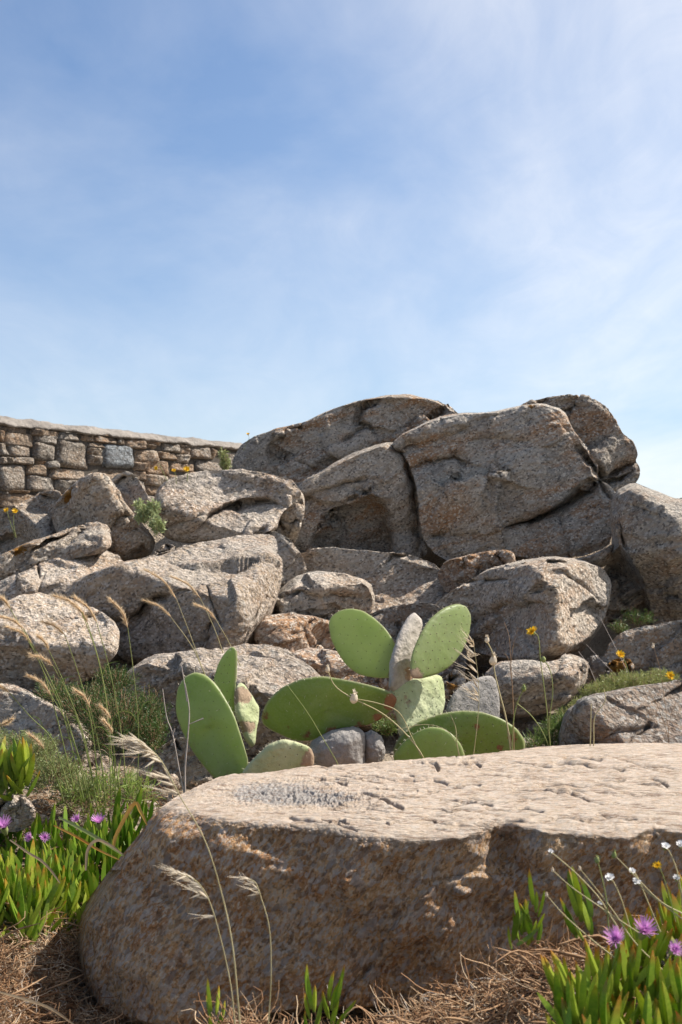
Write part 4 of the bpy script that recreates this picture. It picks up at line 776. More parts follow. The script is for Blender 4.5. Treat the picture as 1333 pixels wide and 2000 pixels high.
for i, (tip, hb, stem, d, green) in enumerate(HEADS):
    rg = np.random.default_rng(100+i); pts = [hb]+stem; k = order.index(i)
    P = path3(pts, d-0.10, d, 20); root = empty('bearded_grass', tuple(P[-1]))
    where = 'leaning over the long pale boulder' if i < 4 else ('at the left edge' if tip[0] < 5 else 'in the tall clump above the ice plants')
    tag(root, f'bearded grass stalk with golden drooping head {where}, {ORD[k]} from the left', 'grass', 'bearded grass stalks')
    mb = MB(); mb.add(*tube(P, np.linspace(0.0010, 0.0018, 20), 5)); mb.build('stem', STEM_G if green else STEM_D, root)
    # arched bristly head
    mx_, my_ = (tip[0]+hb[0])/2, (tip[1]+hb[1])/2; nx, ny = hb[1]-tip[1], -(hb[0]-tip[0]); l = math.hypot(nx, ny); s = 0.10 if i < 16 else 0.05
    H = path3([hb, (mx_+nx*s, my_+ny*s), tip], d-0.10, d-0.16, 14)
    mb = MB(); r = 0.0026*(0.8+0.3*rg.random())*np.sqrt(np.clip(np.sin(np.linspace(0.12, 2.9, 14)), 0.05, 1)); mb.add(*tube(H, r, 6)); hairs(mb, H, 300, 0.012, 0.030, 0.30, rg, 0.0007); mb.build('seed_head', BEARD, root, kind='stuff')
    if green and i % 2 == 0:
        mb = MB()
        for z in range(2):
            q0 = P[rg.integers(9, 15)]; sx = rg.choice([-1, 1]); L = rg.uniform(0.05, 0.10)
            C2 = np.array([q0, q0+np.array([sx*0.25*L, 0, 0.5*L]), q0+np.array([sx*0.7*L, 0.01, 0.62*L])]); C3 = spline(C2, 6); w = np.array([0.0, 0, 0.0022])[None]*np.linspace(1, 0.1, 6)[:, None]
            mb.add(np.concatenate([C3-w, C3+w]), grid_faces(2, 6))
            mb.build('leaf_blade', LEAFG, root); mb = MB()

def oat(label, stempts, headpts, spike, d, mat=STEM_D, sz=1.0, seed=0, stem_r=0.0015, fall=(-1, 0.2), cat='grass', both=False):
    """wild oat or brome: a bare stalk and a one-sided head of long husks. spike: list of (fraction along head, length px)"""
    rg = np.random.default_rng(seed); P = path3(stempts, d, d, 22); H = path3(headpts, d, d, 14)
    root = empty('oat_grass', tuple(P[-1])); tag(root, label, cat, 'dry oat grass stalks')
    mb = MB(); mb.add(*tube(np.concatenate([H[::-1][:-1], P]), np.concatenate([np.linspace(0.0006, 0.0010, 13), np.linspace(0.0008, stem_r*0.75, 22)]), 5)); mb.build('stem', mat, root)
    for (t, Lp) in spike:
        x = t*13; a = min(int(x), 12); p = H[a]+(x-a)*(H[a+1]-H[a]); tg = H[min(a+1, 13)]-H[a]; tg /= np.linalg.norm(tg)
        L = Lp/F*d; dr = tg*0.5+np.array([fall[0], rg.normal()*0.35, fall[1]-0.25])*0.85+rg.normal(size=3)*0.16
        if both and rg.random() < 0.4: dr = tg*0.8-np.array([fall[0], 0, fall[1]])*0.4
        dr /= np.linalg.norm(dr); mb = MB()
        for q in range(3):                                     # two glumes and a floret
            d2 = dr+rg.normal(size=3)*0.26; d2 /= np.linalg.norm(d2); w = 0.0019*sz
            C = p+d2*np.linspace(0, L*(1-0.15*q), 6)[:, None]; mb.add(*tube(C, w*np.array([0.15, 0.8, 1.0, 0.75, 0.35, 0.03]), 5))
        for q in range(4): mb.add(*tube([p+dr*L*0.5, p+dr*L*(1.3+0.4*rg.random())+rg.normal(size=3)*0.006], [0.0006*sz, 0.0002], 3))
        mb.build('spikelet', HUSK, root)
    return root
oat('tall dry oat stalk with a pale feathery head arching left of the slab', [(352, 1555), (400, 1640), (432, 1740), (455, 1850), (470, 2010)], [(352, 1555), (318, 1490), (292, 1462), (268, 1446)], [(0.02, 44), (0.1, 48), (0.16, 46), (0.34, 40), (0.42, 44), (0.48, 46), (0.54, 46), (0.6, 44), (0.66, 44), (0.72, 40), (0.77, 40), (0.82, 38), (0.87, 36), (0.92, 34), (0.96, 32), (1.0, 34)], 1.75, sz=0.95, seed=1, stem_r=0.0019)
oat('short dry oat stalk before the left part of the slab front', [(420, 1790), (438, 1860), (452, 1930), (460, 2010)], [(420, 1790), (405, 1750), (385, 1722), (356, 1706)], [(-0.0, 34), (0.28, 40), (0.4, 40), (0.5, 36), (0.6, 34), (0.7, 34), (0.8, 30), (0.9, 30), (1.0, 34)], 1.75, sz=0.8, seed=2)
oat('thin oat stalk with few husks before the slab front', [(508, 1745), (526, 1810), (530, 1900), (524, 2010)], [(508, 1745), (500, 1725), (488, 1716)], [(0.0, 30), (0.15, 26), (0.5, 28), (1.0, 30)], 1.85, sz=0.7, seed=3)
oat('dry oat stalk with stacked slanting husks beside the right upright pad', [(936, 1370), (932, 1420), (922, 1500)], [(936, 1370), (934, 1320), (925, 1255)], [(0.0, 30), (0.12, 34), (0.26, 34), (0.4, 36), (0.54, 36), (0.68, 34), (0.82, 32), (0.94, 32), (1.0, 28)], 3.45, sz=1.15, seed=4, stem_r=0.0018, fall=(-1, 0.55))

def stalk(name, label, cat, group, paths, d, mat, r=(0.0010, 0.0018), buds=(), budmat=None, leaves=0):
    """bare branching stalk through photo points, with optional dry heads (px, py, radius)"""
    root = None
    P0 = path3(paths[0], d, d, 22); root = empty(name, tuple(P0[-1])); tag(root, label, cat, group)
    for k, p in enumerate(paths):
        mb = MB(); mb.add(*tube(path3(p, d, d, 22), np.linspace(r[0], r[1] if k == 0 else r[1]*0.6, 22), 5)); mb.build('stem' if k == 0 else 'branch', mat, root)
    rg = np.random.default_rng(len(label))
    for (x, y, rr) in buds:
        mb = MB(); c = at(x, y, d); u = np.linspace(-1, 1, 7); mb.add(*tube(c+np.array([0.15, 0, 1.0])*u[:, None]*rr*1.2, rr*np.array([0.3, 0.8, 1, 0.95, 0.8, 0.7, 0.2]), 7))
        for q in range(14): dv = rg.normal(size=3)*0.6+np.array([0, 0, 1.0]); dv /= np.linalg.norm(dv); mb.add(*tube([c+np.array([0, 0, rr*0.6]), c+np.array([0, 0, rr*0.6])+dv*rr*rg.uniform(0.8, 1.8)], [rr*0.22, rr*0.05], 3))
        mb.build('seed_head', budmat or HUSK, root)
    return root
stalk('dead_stalk', 'forked bleached dead stalk in front of the large left pad', 'dead stalk', 'dead stalks', [[(362, 1335), (370, 1385), (368, 1430), (362, 1500), (362, 1560)], [(318, 1345), (326, 1400), (338, 1435), (350, 1500), (360, 1550)], [(338, 1435), (342, 1422)], [(369, 1415), (385, 1408), (398, 1403)], [(355, 1300), (360, 1330), (366, 1370)]], 3.35, TWIG, (0.0012, 0.0032))
stalk('dead_stalk', 'dry curling stalk with a papery seed head crossing the dark green pad', 'dead stalk', 'dead stalks', [[(640, 1308), (655, 1340), (690, 1364), (745, 1392), (790, 1430), (825, 1475), (840, 1520)], [(690, 1364), (740, 1374), (780, 1392), (805, 1440), (822, 1475)]], 3.45, STEM_D, (0.0016, 0.0020), [(640, 1308, 0.008), (692, 1364, 0.013)], HUSK)
stalk('dead_stalk', 'thin yellow-green stem slanting across the old cactus stem', 'dead stalk', 'dead stalks', [[(563, 1340), (600, 1390), (630, 1440), (660, 1492), (668, 1520)]], 3.45, STEM_G, (0.0008, 0.0014))
stalk('dead_stalk', 'pair of thin stems curving over the small front pad', 'dead stalk', 'dead stalks', [[(880, 1395), (890, 1420), (893, 1450), (900, 1500)], [(775, 1425), (830, 1415), (870, 1425), (890, 1450), (905, 1500)]], 3.42, STEM_D, (0.0009, 0.0014))
stalk('dead_stalk', 'tall beige stalk with a nodding bud right of the upright pads', 'dead stalk', 'dead stalks', [[(951, 1252), (962, 1275), (966, 1310), (975, 1350), (990, 1410), (1002, 1500)], [(966, 1312), (985, 1390), (1003, 1470)]], 3.6, STEM_D, (0.0018, 0.0028), [(952, 1250, 0.008), (964, 1290, 0.013)], HUSK)
stalk('dead_stalk', 'reddish dry branching stalk before the rounded boulder', 'dead stalk', 'dead stalks', [[(985, 1215), (995, 1245), (998, 1300), (1002, 1360), (1004, 1440), (1004, 1500)], [(985, 1275), (994, 1290), (1000, 1330)], [(1012, 1225), (1003, 1260), (998, 1300)]], 3.75, TWIG_B, (0.0006, 0.0020))
stalk('dead_stalk', 'short bent green stem with a closed bud near the slab edge', 'dead stalk', 'dead stalks', [[(1024, 1345), (1012, 1370), (1003, 1410), (1000, 1500)], [(1008, 1372), (1040, 1400), (1065, 1440), (1082, 1490)]], 3.6, STEM_G, (0.0016, 0.0024), [(1024, 1345, 0.008)], STEM_G)
for k, (p, lab) in enumerate([([(1155, 1375), (1154, 1420), (1152, 1500)], 'left one of two short hooked stems before the dark rock'), ([(1180, 1345), (1182, 1370), (1162, 1400), (1160, 1450), (1158, 1500)], 'right one of two short hooked stems before the dark rock')]):
    stalk('dead_stalk', lab, 'dead stalk', 'dead stalks', [p], 3.4, STEM_D, (0.0012, 0.0020))
stalk('dead_stalk', 'thin straight straw leaning from the rocks at the right edge', 'dead stalk', 'dead stalks', [[(1172, 1205), (1195, 1250), (1210, 1280), (1230, 1320)]], 4.6, TWIG, (0.0007, 0.0012))
stalk('dead_stalk', 'two pale thin straws in the dark gap right of the rounded boulder', 'dead stalk', 'dead stalks', [[(1130, 1272), (1150, 1300), (1165, 1335), (1180, 1370)], [(1145, 1258), (1180, 1295), (1200, 1315)]], 4.8, TWIG, (0.0008, 0.0012))
stalk('dead_stalk', 'fine brown brushwood on the dark rock at the right edge', 'dead stalk', 'dead stalks', [[(1255, 1330), (1280, 1370), (1300, 1420), (1310, 1470)], [(1276, 1260), (1290, 1310), (1300, 1380), (1308, 1450)], [(1333, 1340), (1310, 1400), (1305, 1450)], [(1240, 1385), (1290, 1400), (1340, 1425)], [(1250, 1400), (1300, 1415), (1345, 1440)]], 3.5, TWIG_B, (0.0005, 0.0012), [(1276, 1262, 0.005)])

# ------------------------------------------------------------------ flowers
YEL = flat_mat('petal_yellow', (0.75, 0.42, 0.01), (0.86, 0.58, 0.03), 60, 0.5, 0.35)
WHT = flat_mat('petal_white', (0.72, 0.70, 0.68), (0.85, 0.84, 0.82), 60, 0.6, 0.3)
PUR = flat_mat('petal_purple', (0.62, 0.25, 0.60), (0.78, 0.44, 0.74), 60, 0.5, 0.45)
GRN = flat_mat('calyx_green', (0.16, 0.20, 0.06), (0.28, 0.30, 0.12), 40)
def rays(mb, c, axis, r, n, w, cup, rg, rings=1, droop=0.0):
    a = np.array(axis, float); a /= np.linalg.norm(a); e1 = np.cross(a, [0.3, 0.2, 0.9]); e1 /= np.linalg.norm(e1); e2 = np.cross(a, e1)
    for ring in range(rings):
        for i in range(n):
            th = 2*np.pi*(i+0.5*ring)/n+rg.normal()*0.06; rr = r*(1-0.28*ring)*rg.uniform(0.85, 1.1); out = math.cos(th)*e1+math.sin(th)*e2; sd = np.cross(a, out)
            cu = cup+0.25*ring+rg.normal()*0.10
            q = [c+out*rr*t*math.cos(cu)+a*(rr*t*math.sin(cu)-droop*rr*t*t) for t in (0.0, 0.5, 1.0)]
            mb.add([q[0], q[1]-sd*w, q[2]-sd*w*0.5, q[2]+sd*w*0.5, q[1]+sd*w], [[0, 1, 4], [1, 2, 3], [1, 3, 4]])
def daisy(label, head, stem, d, r=0.018, axis=(-0.5, -0.5, 0.7), bud=None, n=16):
    rg = np.random.default_rng(int(head[0])); P = path3([head]+stem, d, d, 18); root = empty('yellow_flower', tuple(P[-1])); tag(root, label, 'flower', 'yellow daisy flowers')
    mb = MB(); mb.add(*tube(P, np.linspace(0.0011, 0.0019, 18)*r/0.018, 5))
    if bud: mb.add(*tube(path3(bud, d, d, 14), np.linspace(0.0014, 0.0016, 14), 5))
    mb.build('stem', STEM_G, root)
    c = at(*head, d); a = np.array(axis, float); a /= np.linalg.norm(a)
    mb = MB(); rays(mb, c, a, r, n, r*0.16, 0.35, rg, 3); mb.build('flower_head', YEL, root)
    mb = MB(); mb.add(*tube([c-a*r*0.7, c-a*r*0.35, c+a*r*0.05], [r*0.15, r*0.38, r*0.42], 7)); mb.build('calyx', GRN, root)
    if bud:
        mb = MB(); b0 = at(*bud[0], d); mb.add(*tube([b0+np.array([0, 0, z])*r for z in (-0.5, -0.2, 0.2, 0.5)], r*np.array([0.15, 0.4, 0.38, 0.1]), 7)); mb.build('bud', GRN, root)
daisy('tall yellow flower with a bud, leaning left before the rounded boulder', (1040, 1234), [(1052, 1245), (1056, 1290), (1064, 1350), (1072, 1420), (1078, 1500)], 3.6, 0.020, bud=[(1062, 1288), (1075, 1310), (1080, 1350), (1074, 1400), (1073, 1440)])
daisy('yellow flower above the orange-stained stone at the right', (1212, 1279), [(1220, 1290), (1228, 1315), (1235, 1350)], 4.55, 0.020, (0.1, -0.7, 0.6))
daisy('yellow flower nearest the right edge', (1309, 1320), [(1314, 1335), (1318, 1370), (1320, 1430)], 4.2, 0.019, (0.0, -0.8, 0.5))
daisy('left yellow flower of the pair at the left edge', (13, 997), [(16, 1005), (24, 1030), (30, 1050)], 6.4, 0.018, (-0.2, -0.7, 0.6))
daisy('right yellow flower of the pair at the left edge', (30, 999), [(27, 1010), (28, 1030), (32, 1050)], 6.4, 0.020, (0.1, -0.7, 0.6))
daisy('single small yellow flower sticking up on the skyline', (485, 848), [(487, 856), (482, 866), (476, 880)], 8.0, 0.014, (0, -0.6, 0.8))
daisy('yellow flower before the wall, leftmost of three', (306, 915), [(310, 905), (318, 920), (330, 945)], 6.8, 0.016, (-0.5, -0.7, 0.2))
daisy('yellow flower before the wall, middle of three', (340, 919), [(343, 926), (345, 945)], 6.8, 0.015, (0, -0.7, 0.6))
daisy('yellow flower before the wall, rightmost of three', (365, 917), [(367, 925), (366, 940)], 6.8, 0.022, (0.1, -0.7, 0.6))
def white_flower(label, head, stem, d, r=0.013, axis=(0.0, -0.5, 0.8)):
    rg = np.random.default_rng(int(head[0]*3)); P = path3([head]+stem, d, d, 14); root = empty('white_flower', tuple(P[-1])); tag(root, label, 'flower', 'white flowers at the right')
    mb = MB(); mb.add(*tube(P, np.linspace(0.0007, 0.0012, 14), 5)); mb.build('stem', STEM_D, root)
    c = at(*head, d); mb = MB(); rays(mb, c, axis, r, 9, r*0.28, 0.7, rg, 3, 0.2); mb.build('flower_head', WHT, root)
    mb = MB(); a = np.array(axis)/np.linalg.norm(axis); mb.add(*tube([c-a*r*0.8, c-a*r*0.4, c], [r*0.12, r*0.32, r*0.4], 6)); mb.build('calyx', GRN, root)
white_flower('white flower highest and farthest left, against the shaded slab front', (1076, 1664), [(1090, 1675), (1130, 1710), (1175, 1760), (1215, 1830)], 1.75, 0.0056)
white_flower('widest white flower, low before the slab at the right', (1191, 1715), [(1200, 1725), (1215, 1760), (1230, 1810)], 1.75, 0.0096)
white_flower('small white flower between the widest one and the right edge, upper', (1235, 1702), [(1245, 1712), (1265, 1760), (1290, 1820)], 1.75, 0.0072)
white_flower('small white flower between the widest one and the right edge, lower', (1243, 1722), [(1262, 1740), (1300, 1770), (1340, 1800)], 1.72, 0.0080)
white_flower('white flower on the slab top edge at the right', (1300, 1654), [(1310, 1668), (1325, 1710), (1335, 1780)], 1.7, 0.0088)
white_flower('white flower cut by the right picture edge', (1330, 1650), [(1335, 1668), (1340, 1710), (1345, 1780)], 1.7, 0.0088)
white_flower('white flower low at the right edge', (1322, 1716), [(1328, 1730), (1335, 1760), (1340, 1800)], 1.7, 0.0072)
white_flower('tiny white flower head below the widest white flower', (1172, 1765), [(1180, 1778), (1200, 1800), (1215, 1830)], 1.75, 0.0048)
daisy('half-closed yellow flower among the white ones at the right', (1285, 1691), [(1292, 1702), (1305, 1740), (1320, 1800)], 1.7, 0.008, (-0.4, -0.5, 0.7), n=9)
for k, (p, lab) in enumerate([([(1133, 1697), (1160, 1730), (1195, 1775), (1240, 1840), (1300, 1900)], 'long bare straw slanting down before the right end of the slab'), ([(1167, 1680), (1175, 1710), (1185, 1760), (1190, 1830)], 'upright green-tipped stem before the right end of the slab'), ([(1068, 1748), (1100, 1785), (1150, 1830), (1200, 1870)], 'lower straw slanting before the right end of the slab'), ([(1080, 1700), (1120, 1735), (1200, 1790), (1260, 1830)], 'middle straw slanting before the right end of the slab'), ([(1200, 1670), (1235, 1705), (1290, 1760), (1345, 1790)], 'straw with a green bud near the right edge')]):
    stalk('dry_stem', lab, 'dry stem', 'dry stems at the right', [p], 1.72, STEM_D if k != 1 else STEM_G, (0.0006, 0.0012), [(p[0][0], p[0][1], 0.004)] if k in (1, 4) else [(p[0][0], p[0][1], 0.0025)], GRN if k in (1, 4) else HUSK)

# ------------------------------------------------------------------ ice plants
ICE = leaf_mat('ice_plant_leaf', (0.18, 0.31, 0.03), (0.47, 0.54, 0.07), (0.50, 0.16, 0.03), 0.50, 0.38, (0.70, 1.0), 0.45, base=(0.20, 0.24, 0.05))
ICED = flat_mat('ice_plant_red_stem', (0.26, 0.08, 0.03), (0.42, 0.20, 0.08), 30)
def finger(seed):
    """one three-sided fleshy leaf, pointing up, 1 unit long"""
    rg = np.random.default_rng(seed); n = 9; t = np.linspace(0, 1, n); b = rg.uniform(0.05, 0.22)
    P = np.stack([b*t**2, 0*t, t*(1-0.06*b)], -1); w = 0.088*np.array([0.65, 0.85, 0.97, 1.0, 0.98, 0.92, 0.80, 0.58, 0.10])
    an = np.array([0.5, 0.5+2/3, 0.5+4/3])*np.pi+np.pi; V = (P[:, None]+w[:, None, None]*np.stack([np.cos(an)*0.9, np.sin(an), 0*an], -1)[None]).reshape(-1, 3)
    i = np.arange(n*3).reshape(n, 3); j = np.roll(i, -1, 1); f = np.stack([i[:-1], j[:-1], j[1:], i[1:]], -1).reshape(-1, 4)
    me = bpy.data.meshes.new('leaf'); me.from_pydata(V.tolist(), [], f.tolist()); me.update()
    at_ = me.attributes.new('t', 'FLOAT', 'POINT'); at_.data.foreach_set('value', np.repeat(t, 3).astype(np.float32)); me.materials.append(ICE)
    me.polygons.foreach_set('use_smooth', np.full(len(f), False)); return me, V, f, np.repeat(t, 3)
FING = [finger(900+i) for i in range(7)]
def ice_mat(label, shoots, flowers, rg, scale=(0.065, 0.10), limit=300, group='ice plant mats', lean=0.55):
    """shoots: world points; each carries opposite pairs of leaves"""
    root = empty('ice_plant', tuple(shoots[0])); tag(root, label, 'ice plant', group); W = WO[root.name]
    leaves = []
    for s in shoots:
        k = rg.integers(5, 9); a0 = rg.uniform(0, 6.28); ax = rg.normal(size=2)*0.18
        for i in range(k):
            az = a0+i*np.pi+(i//2)*np.pi/2+rg.normal()*0.2; tl = (0.10+lean*(1-i/k)*rg.uniform(0.3, 1.6)+abs(rg.normal())*0.14)
            dr = np.array([math.cos(az)*math.sin(tl)+ax[0], math.sin(az)*math.sin(tl)+ax[1], math.cos(tl)]); dr /= np.linalg.norm(dr)
            p = s+np.array([0, 0, 0.010*i])+0.006*np.array([math.cos(az), math.sin(az), 0]); leaves.append((p, dr, az, rg.uniform(*scale)*(0.8+0.25*i/k)))
    leaves.sort(key=lambda l: l[0][1]); mb = MB()                # nearest first
    for k, (p, dr, az, L) in enumerate(leaves):
        me, V, f, t = FING[k % len(FING)]
        z = Vector(dr); x = Vector((-math.cos(az), -math.sin(az), 0)); x = (x-z*x.dot(z)).normalized(); y = z.cross(x); M = Matrix((x, y, z)).transposed()
        wd = L*rg.uniform(0.8, 1.25)
        if k < limit:
            o = bpy.data.objects.new('leaf', me); col.objects.link(o); o.parent = root
            o.matrix_local = Matrix.Translation(Vector(p-W)) @ M.to_4x4() @ Matrix.Diagonal((wd, wd, L, 1))
        else:
            mb.add((V*np.array([wd, wd, L]))@np.array(M).T+p, f, t)
    if mb.n: tag(mb.build('leaves', ICE, root, smooth=False), kind='stuff')
    for (fx, fy, d, r, ax) in flowers:
        c = at(fx, fy, d); m2 = MB(); rays(m2, c, ax, r, 44, r*0.035, 0.75, rg, 4); fl = m2.build('flower', PUR, root)
        a = np.array(ax)/np.linalg.norm(ax); m3 = MB(); m3.add(*tube([c-a*r*0.7, c-a*r*0.3, c+a*r*0.05], [r*0.15, r*0.30, r*0.28], 7)); m3.build('calyx', GRN, fl)
    return root
def scatter(poly, n, y0, y1, rg, x0=-1.3, x1=1.0, up=0.0):
    out = []
    while len(out) < n:
        x = rg.uniform(x0, x1, 4000); y = rg.uniform(y0, y1, 4000); z = terr(x, y)+up; px, py = proj(np.stack([x, y, z], -1)); m = in_poly(px, py, poly)
        out += list(np.stack([x, y, z], -1)[m])
        if not m.any(): print('scatter: nothing in', poly[:2]); break
    return out[:n]
rg = np.random.default_rng(21)
SH = scatter([(-90, 1690), (0, 1640), (60, 1660), (160, 1640), (215, 1590), (330, 1570), (320, 1620), (255, 1700), (215, 1790), (150, 1850), (60, 1860), (-90, 1870)], 130, 2.3, 3.3, rg)
ice_mat('wide mat of green ice plant with purple flowers left of the slab', SH, [(8, 1617, 2.75, 0.030, (-0.1, -0.5, 0.9)), (88, 1637, 2.7, 0.017, (0.2, -0.8, 0.5)), (60, 1636, 2.72, 0.016, (-0.3, -0.8, 0.4)), (193, 1608, 2.85, 0.026, (0, -0.35, 0.9)), (152, 1602, 2.9, 0.018, (-0.2, -0.6, 0.6))], rg)
ice_mat('small ice plant clump with red-tipped leaves on a stone at the left edge', [at(x, y, 3.0) for x, y in ((-14, 1545), (2, 1552), (20, 1550), (36, 1552), (10, 1562), (48, 1556), (26, 1560), (-4, 1570))], [], rg, (0.08, 0.115), lean=0.7)
SH = scatter([(1090, 2120), (1110, 2010), (1190, 1960), (1230, 1920), (1300, 1870), (1420, 1840), (1460, 2200), (1250, 2260), (1120, 2240)], 85, 1.2, 1.95, rg, 0.2, 0.95)
ice_mat('ice plant with purple flowers in the lower right corner', SH, [(1203, 1838, 1.60, 0.021, (-0.3, -0.6, 0.8)), (1258, 1820, 1.62, 0.023, (0.1, -0.6, 0.8)), (1316, 1856, 1.56, 0.016, (0.2, -0.7, 0.6))], rg, (0.055, 0.085))
ice_mat('small dark green ice plant sprig against the slab foot, right', [at(x, y, 2.05) for x, y in ((1022, 1850), (1045, 1845), (1005, 1855))], [], rg, (0.05, 0.07))
ice_mat('pair of upright yellow-green ice plant leaves before the slab, right', [at(x, y, 1.85) for x, y in ((1128, 1835), (1148, 1838))], [], rg, (0.055, 0.075), lean=0.15)
ice_mat('little ice plant sprig in the straw at the bottom centre', [at(x, y, 1.95) for x, y in ((612, 2025), (650, 2022), (418, 2030))], [], rg, (0.045, 0.065), lean=0.3)

# withered strap leaves lying over the left mat
def strap(label, pts, d, w, mat):
    P = path3(pts, d, d, 20); t = np.linspace(0, 1, 20); T = np.gradient(P, axis=0); T /= np.linalg.norm(T, axis=1)[:, None]; S = np.cross(T, [0, 1.0, 0.25]); S /= np.linalg.norm(S, axis=1)[:, None]
    ww = w*np.sqrt(np.clip(np.sin(np.pi*np.clip(t*0.9+0.08, 0, 1)), 0.03, 1)); nn = np.cross(T, S)
    V = np.concatenate([P-S*ww[:, None], P+nn*ww[:, None]*0.5, P+S*ww[:, None]]); o = mesh_obj('strap_leaf', V, grid_faces(3, 20), mat, attrs={'t': np.tile(t, 3)}); tag(o, label, 'leaf', 'strap leaves over the ice plants')
STRAP = leaf_mat('strap_leaf_green', (0.22, 0.28, 0.10), (0.38, 0.42, 0.22), None, 0.3); STRAPD = flat_mat('strap_leaf_dry', (0.36, 0.25, 0.15), (0.52, 0.40, 0.26), 20, 0.7, 0.3); STRAPO = flat_mat('strap_leaf_orange', (0.45, 0.20, 0.04), (0.52, 0.36, 0.10), 20, 0.6, 0.3)
strap('long pale green strap leaf slanting down to the slab', [(115, 1596), (170, 1625), (215, 1652), (243, 1672)], 2.5, 0.0045, STRAP)
strap('orange and green strap leaf below the long pale one', [(106, 1612), (150, 1634), (190, 1658), (235, 1680)], 2.5, 0.0032, STRAPO)
strap('withered brown strap leaf bent into an arch', [(168, 1700), (172, 1660), (190, 1641), (215, 1650), (240, 1668)], 2.48, 0.0035, STRAPD)
strap('orange leaf folded over beside the slab edge', [(222, 1660), (228, 1630), (262, 1570), (275, 1585), (288, 1612)], 2.55, 0.0045, STRAPO)
strap('dry stalk lying across the lower left mat', [(20, 1640), (55, 1665), (80, 1680), (100, 1700), (118, 1725)], 2.4, 0.0030, STRAPD)
strap('pale dry blade lying at the bottom left corner', [(-10, 1935), (50, 1952), (100, 1970), (150, 2005)], 1.9, 0.0028, STRAPD)

# ------------------------------------------------------------------ low shrubs
def shrub(label, blobs, n, leafL, leafW, mat, name='shrub', up=0.5, stemmat=TWIG_B, cat='shrub', seed=0, twig=0.05, group='low shrubs', per=14):
    """blobs: (px, py, distance, rx, ry, rz) rounded masses; twigs start near each blob's foot and carry many small leaves"""
    rg = np.random.default_rng(seed+5); b0 = blobs[0]; root = empty(name, tuple(at(b0[0], b0[1], b0[2])-np.array([0, 0, b0[5]]))); tag(root, label, cat, group)
    lv = MB(); stm = MB(); wts = np.array([b[3]*b[5] for b in blobs]); wts /= wts.sum(); LV = []
    for q in range(n):
        b = blobs[rg.choice(len(blobs), p=wts)]; c = at(*b[:3]); r = np.array(b[3:6]); u = rg.normal(size=3); u /= np.linalg.norm(u)
        if u[2] < -0.3: u[2] *= -1
        tip = c+u*r*rg.uniform(0.62, 1.06)*(1+0.16*pn((u*2.2+b[0])[None])[0]); gd = u*0.8+np.array([0, 0, up]); gd /= np.linalg.norm(gd); base = tip-gd*twig*rg.uniform(0.8, 1.5)
        md = (base+tip)/2+rg.normal(size=3)*twig*0.12; C = spline([base, md, tip], 5)
        if q % 2 == 0: stm.add(*tube(C, np.linspace(0.0010, 0.0004, 5), 3))
        t = rg.uniform(0.1, 1.0, (per, 1)); p = base+(tip-base)*t; d = gd*0.7+rg.normal(size=(per, 3))*0.75; d /= np.linalg.norm(d, axis=1)[:, None]; s = np.cross(d, rg.normal(size=(per, 3))); s /= np.linalg.norm(s, axis=1)[:, None]; L = leafL*rg.uniform(0.6, 1.3, (per, 1))
        LV.append(np.stack([p, p+d*L*0.5+s*leafW, p+d*L, p+d*L*0.5-s*leafW], 1).reshape(-1, 3))
    V = np.concatenate(LV); i = np.arange(len(V)).reshape(-1, 4); mesh_obj('foliage', V, i, mat, root, smooth=False, attrs={'t': np.tile([0, .5, 1, .5], len(V)//4)})['kind'] = 'stuff'; stm.build('stems', stemmat, root, kind='stuff')
    return root
SG = leaf_mat('shrub_green', (0.09, 0.145, 0.03), (0.20, 0.26, 0.07), None, 0.3); SD_ = leaf_mat('shrub_dark_green', (0.05, 0.10, 0.018), (0.11, 0.17, 0.035), None, 0.25)
SO = leaf_mat('shrub_olive', (0.15, 0.19, 0.06), (0.30, 0.33, 0.13), None, 0.3); SY = leaf_mat('shrub_yellow_green', (0.24, 0.26, 0.08), (0.40, 0.40, 0.18), None, 0.35); SP = leaf_mat('shrub_pale_green', (0.28, 0.33, 0.14), (0.45, 0.49, 0.26), None, 0.3)
shrub('dark green feathery shrub behind the tall grass stalks', [(235, 1440, 4.05, 0.17, 0.16, 0.18), (285, 1400, 4.15, 0.10, 0.12, 0.11), (170, 1390, 4.15, 0.12, 0.12, 0.12), (225, 1340, 4.3, 0.10, 0.10, 0.09), (110, 1350, 4.35, 0.09, 0.1, 0.06), (300, 1450, 4.0, 0.07, 0.1, 0.12)], 2300, 0.010, 0.0011, SD_, seed=1, twig=0.05)
shrub('olive green cushion shrub at the left edge below the rocks', [(40, 1490, 3.55, 0.12, 0.14, 0.10), (-30, 1480, 3.6, 0.12, 0.14, 0.10), (105, 1520, 3.45, 0.10, 0.12, 0.08), (80, 1460, 3.75, 0.06, 0.1, 0.05), (150, 1545, 3.4, 0.08, 0.1, 0.06)], 1900, 0.010, 0.0014, SO, seed=2, twig=0.04)
shrub('pale green leafy plant growing from a crevice between the left boulders', [(283, 1005, 6.6, 0.06, 0.06, 0.07), (300, 1000, 6.55, 0.04, 0.05, 0.09), (308, 1030, 6.5, 0.05, 0.05, 0.06), (272, 990, 6.65, 0.03, 0.04, 0.05)], 130, 0.022, 0.006, SP, name='leafy_plant', cat='plant', seed=3, twig=0.05, up=1.0, group='plants among the rocks', per=10)
shrub('yellow-green cushion plant spread over the dark rock at the right', [(1235, 1335, 4.35, 0.13, 0.12, 0.05), (1180, 1355, 4.3, 0.09, 0.1, 0.05), (1290, 1325, 4.4, 0.07, 0.1, 0.04), (1140, 1380, 4.25, 0.06, 0.08, 0.04), (1110, 1400, 4.2, 0.05, 0.08, 0.035)], 1100, 0.014, 0.0012, SY, name='cushion_plant', cat='plant', seed=4, twig=0.04, up=0.9, group='plants among the rocks')
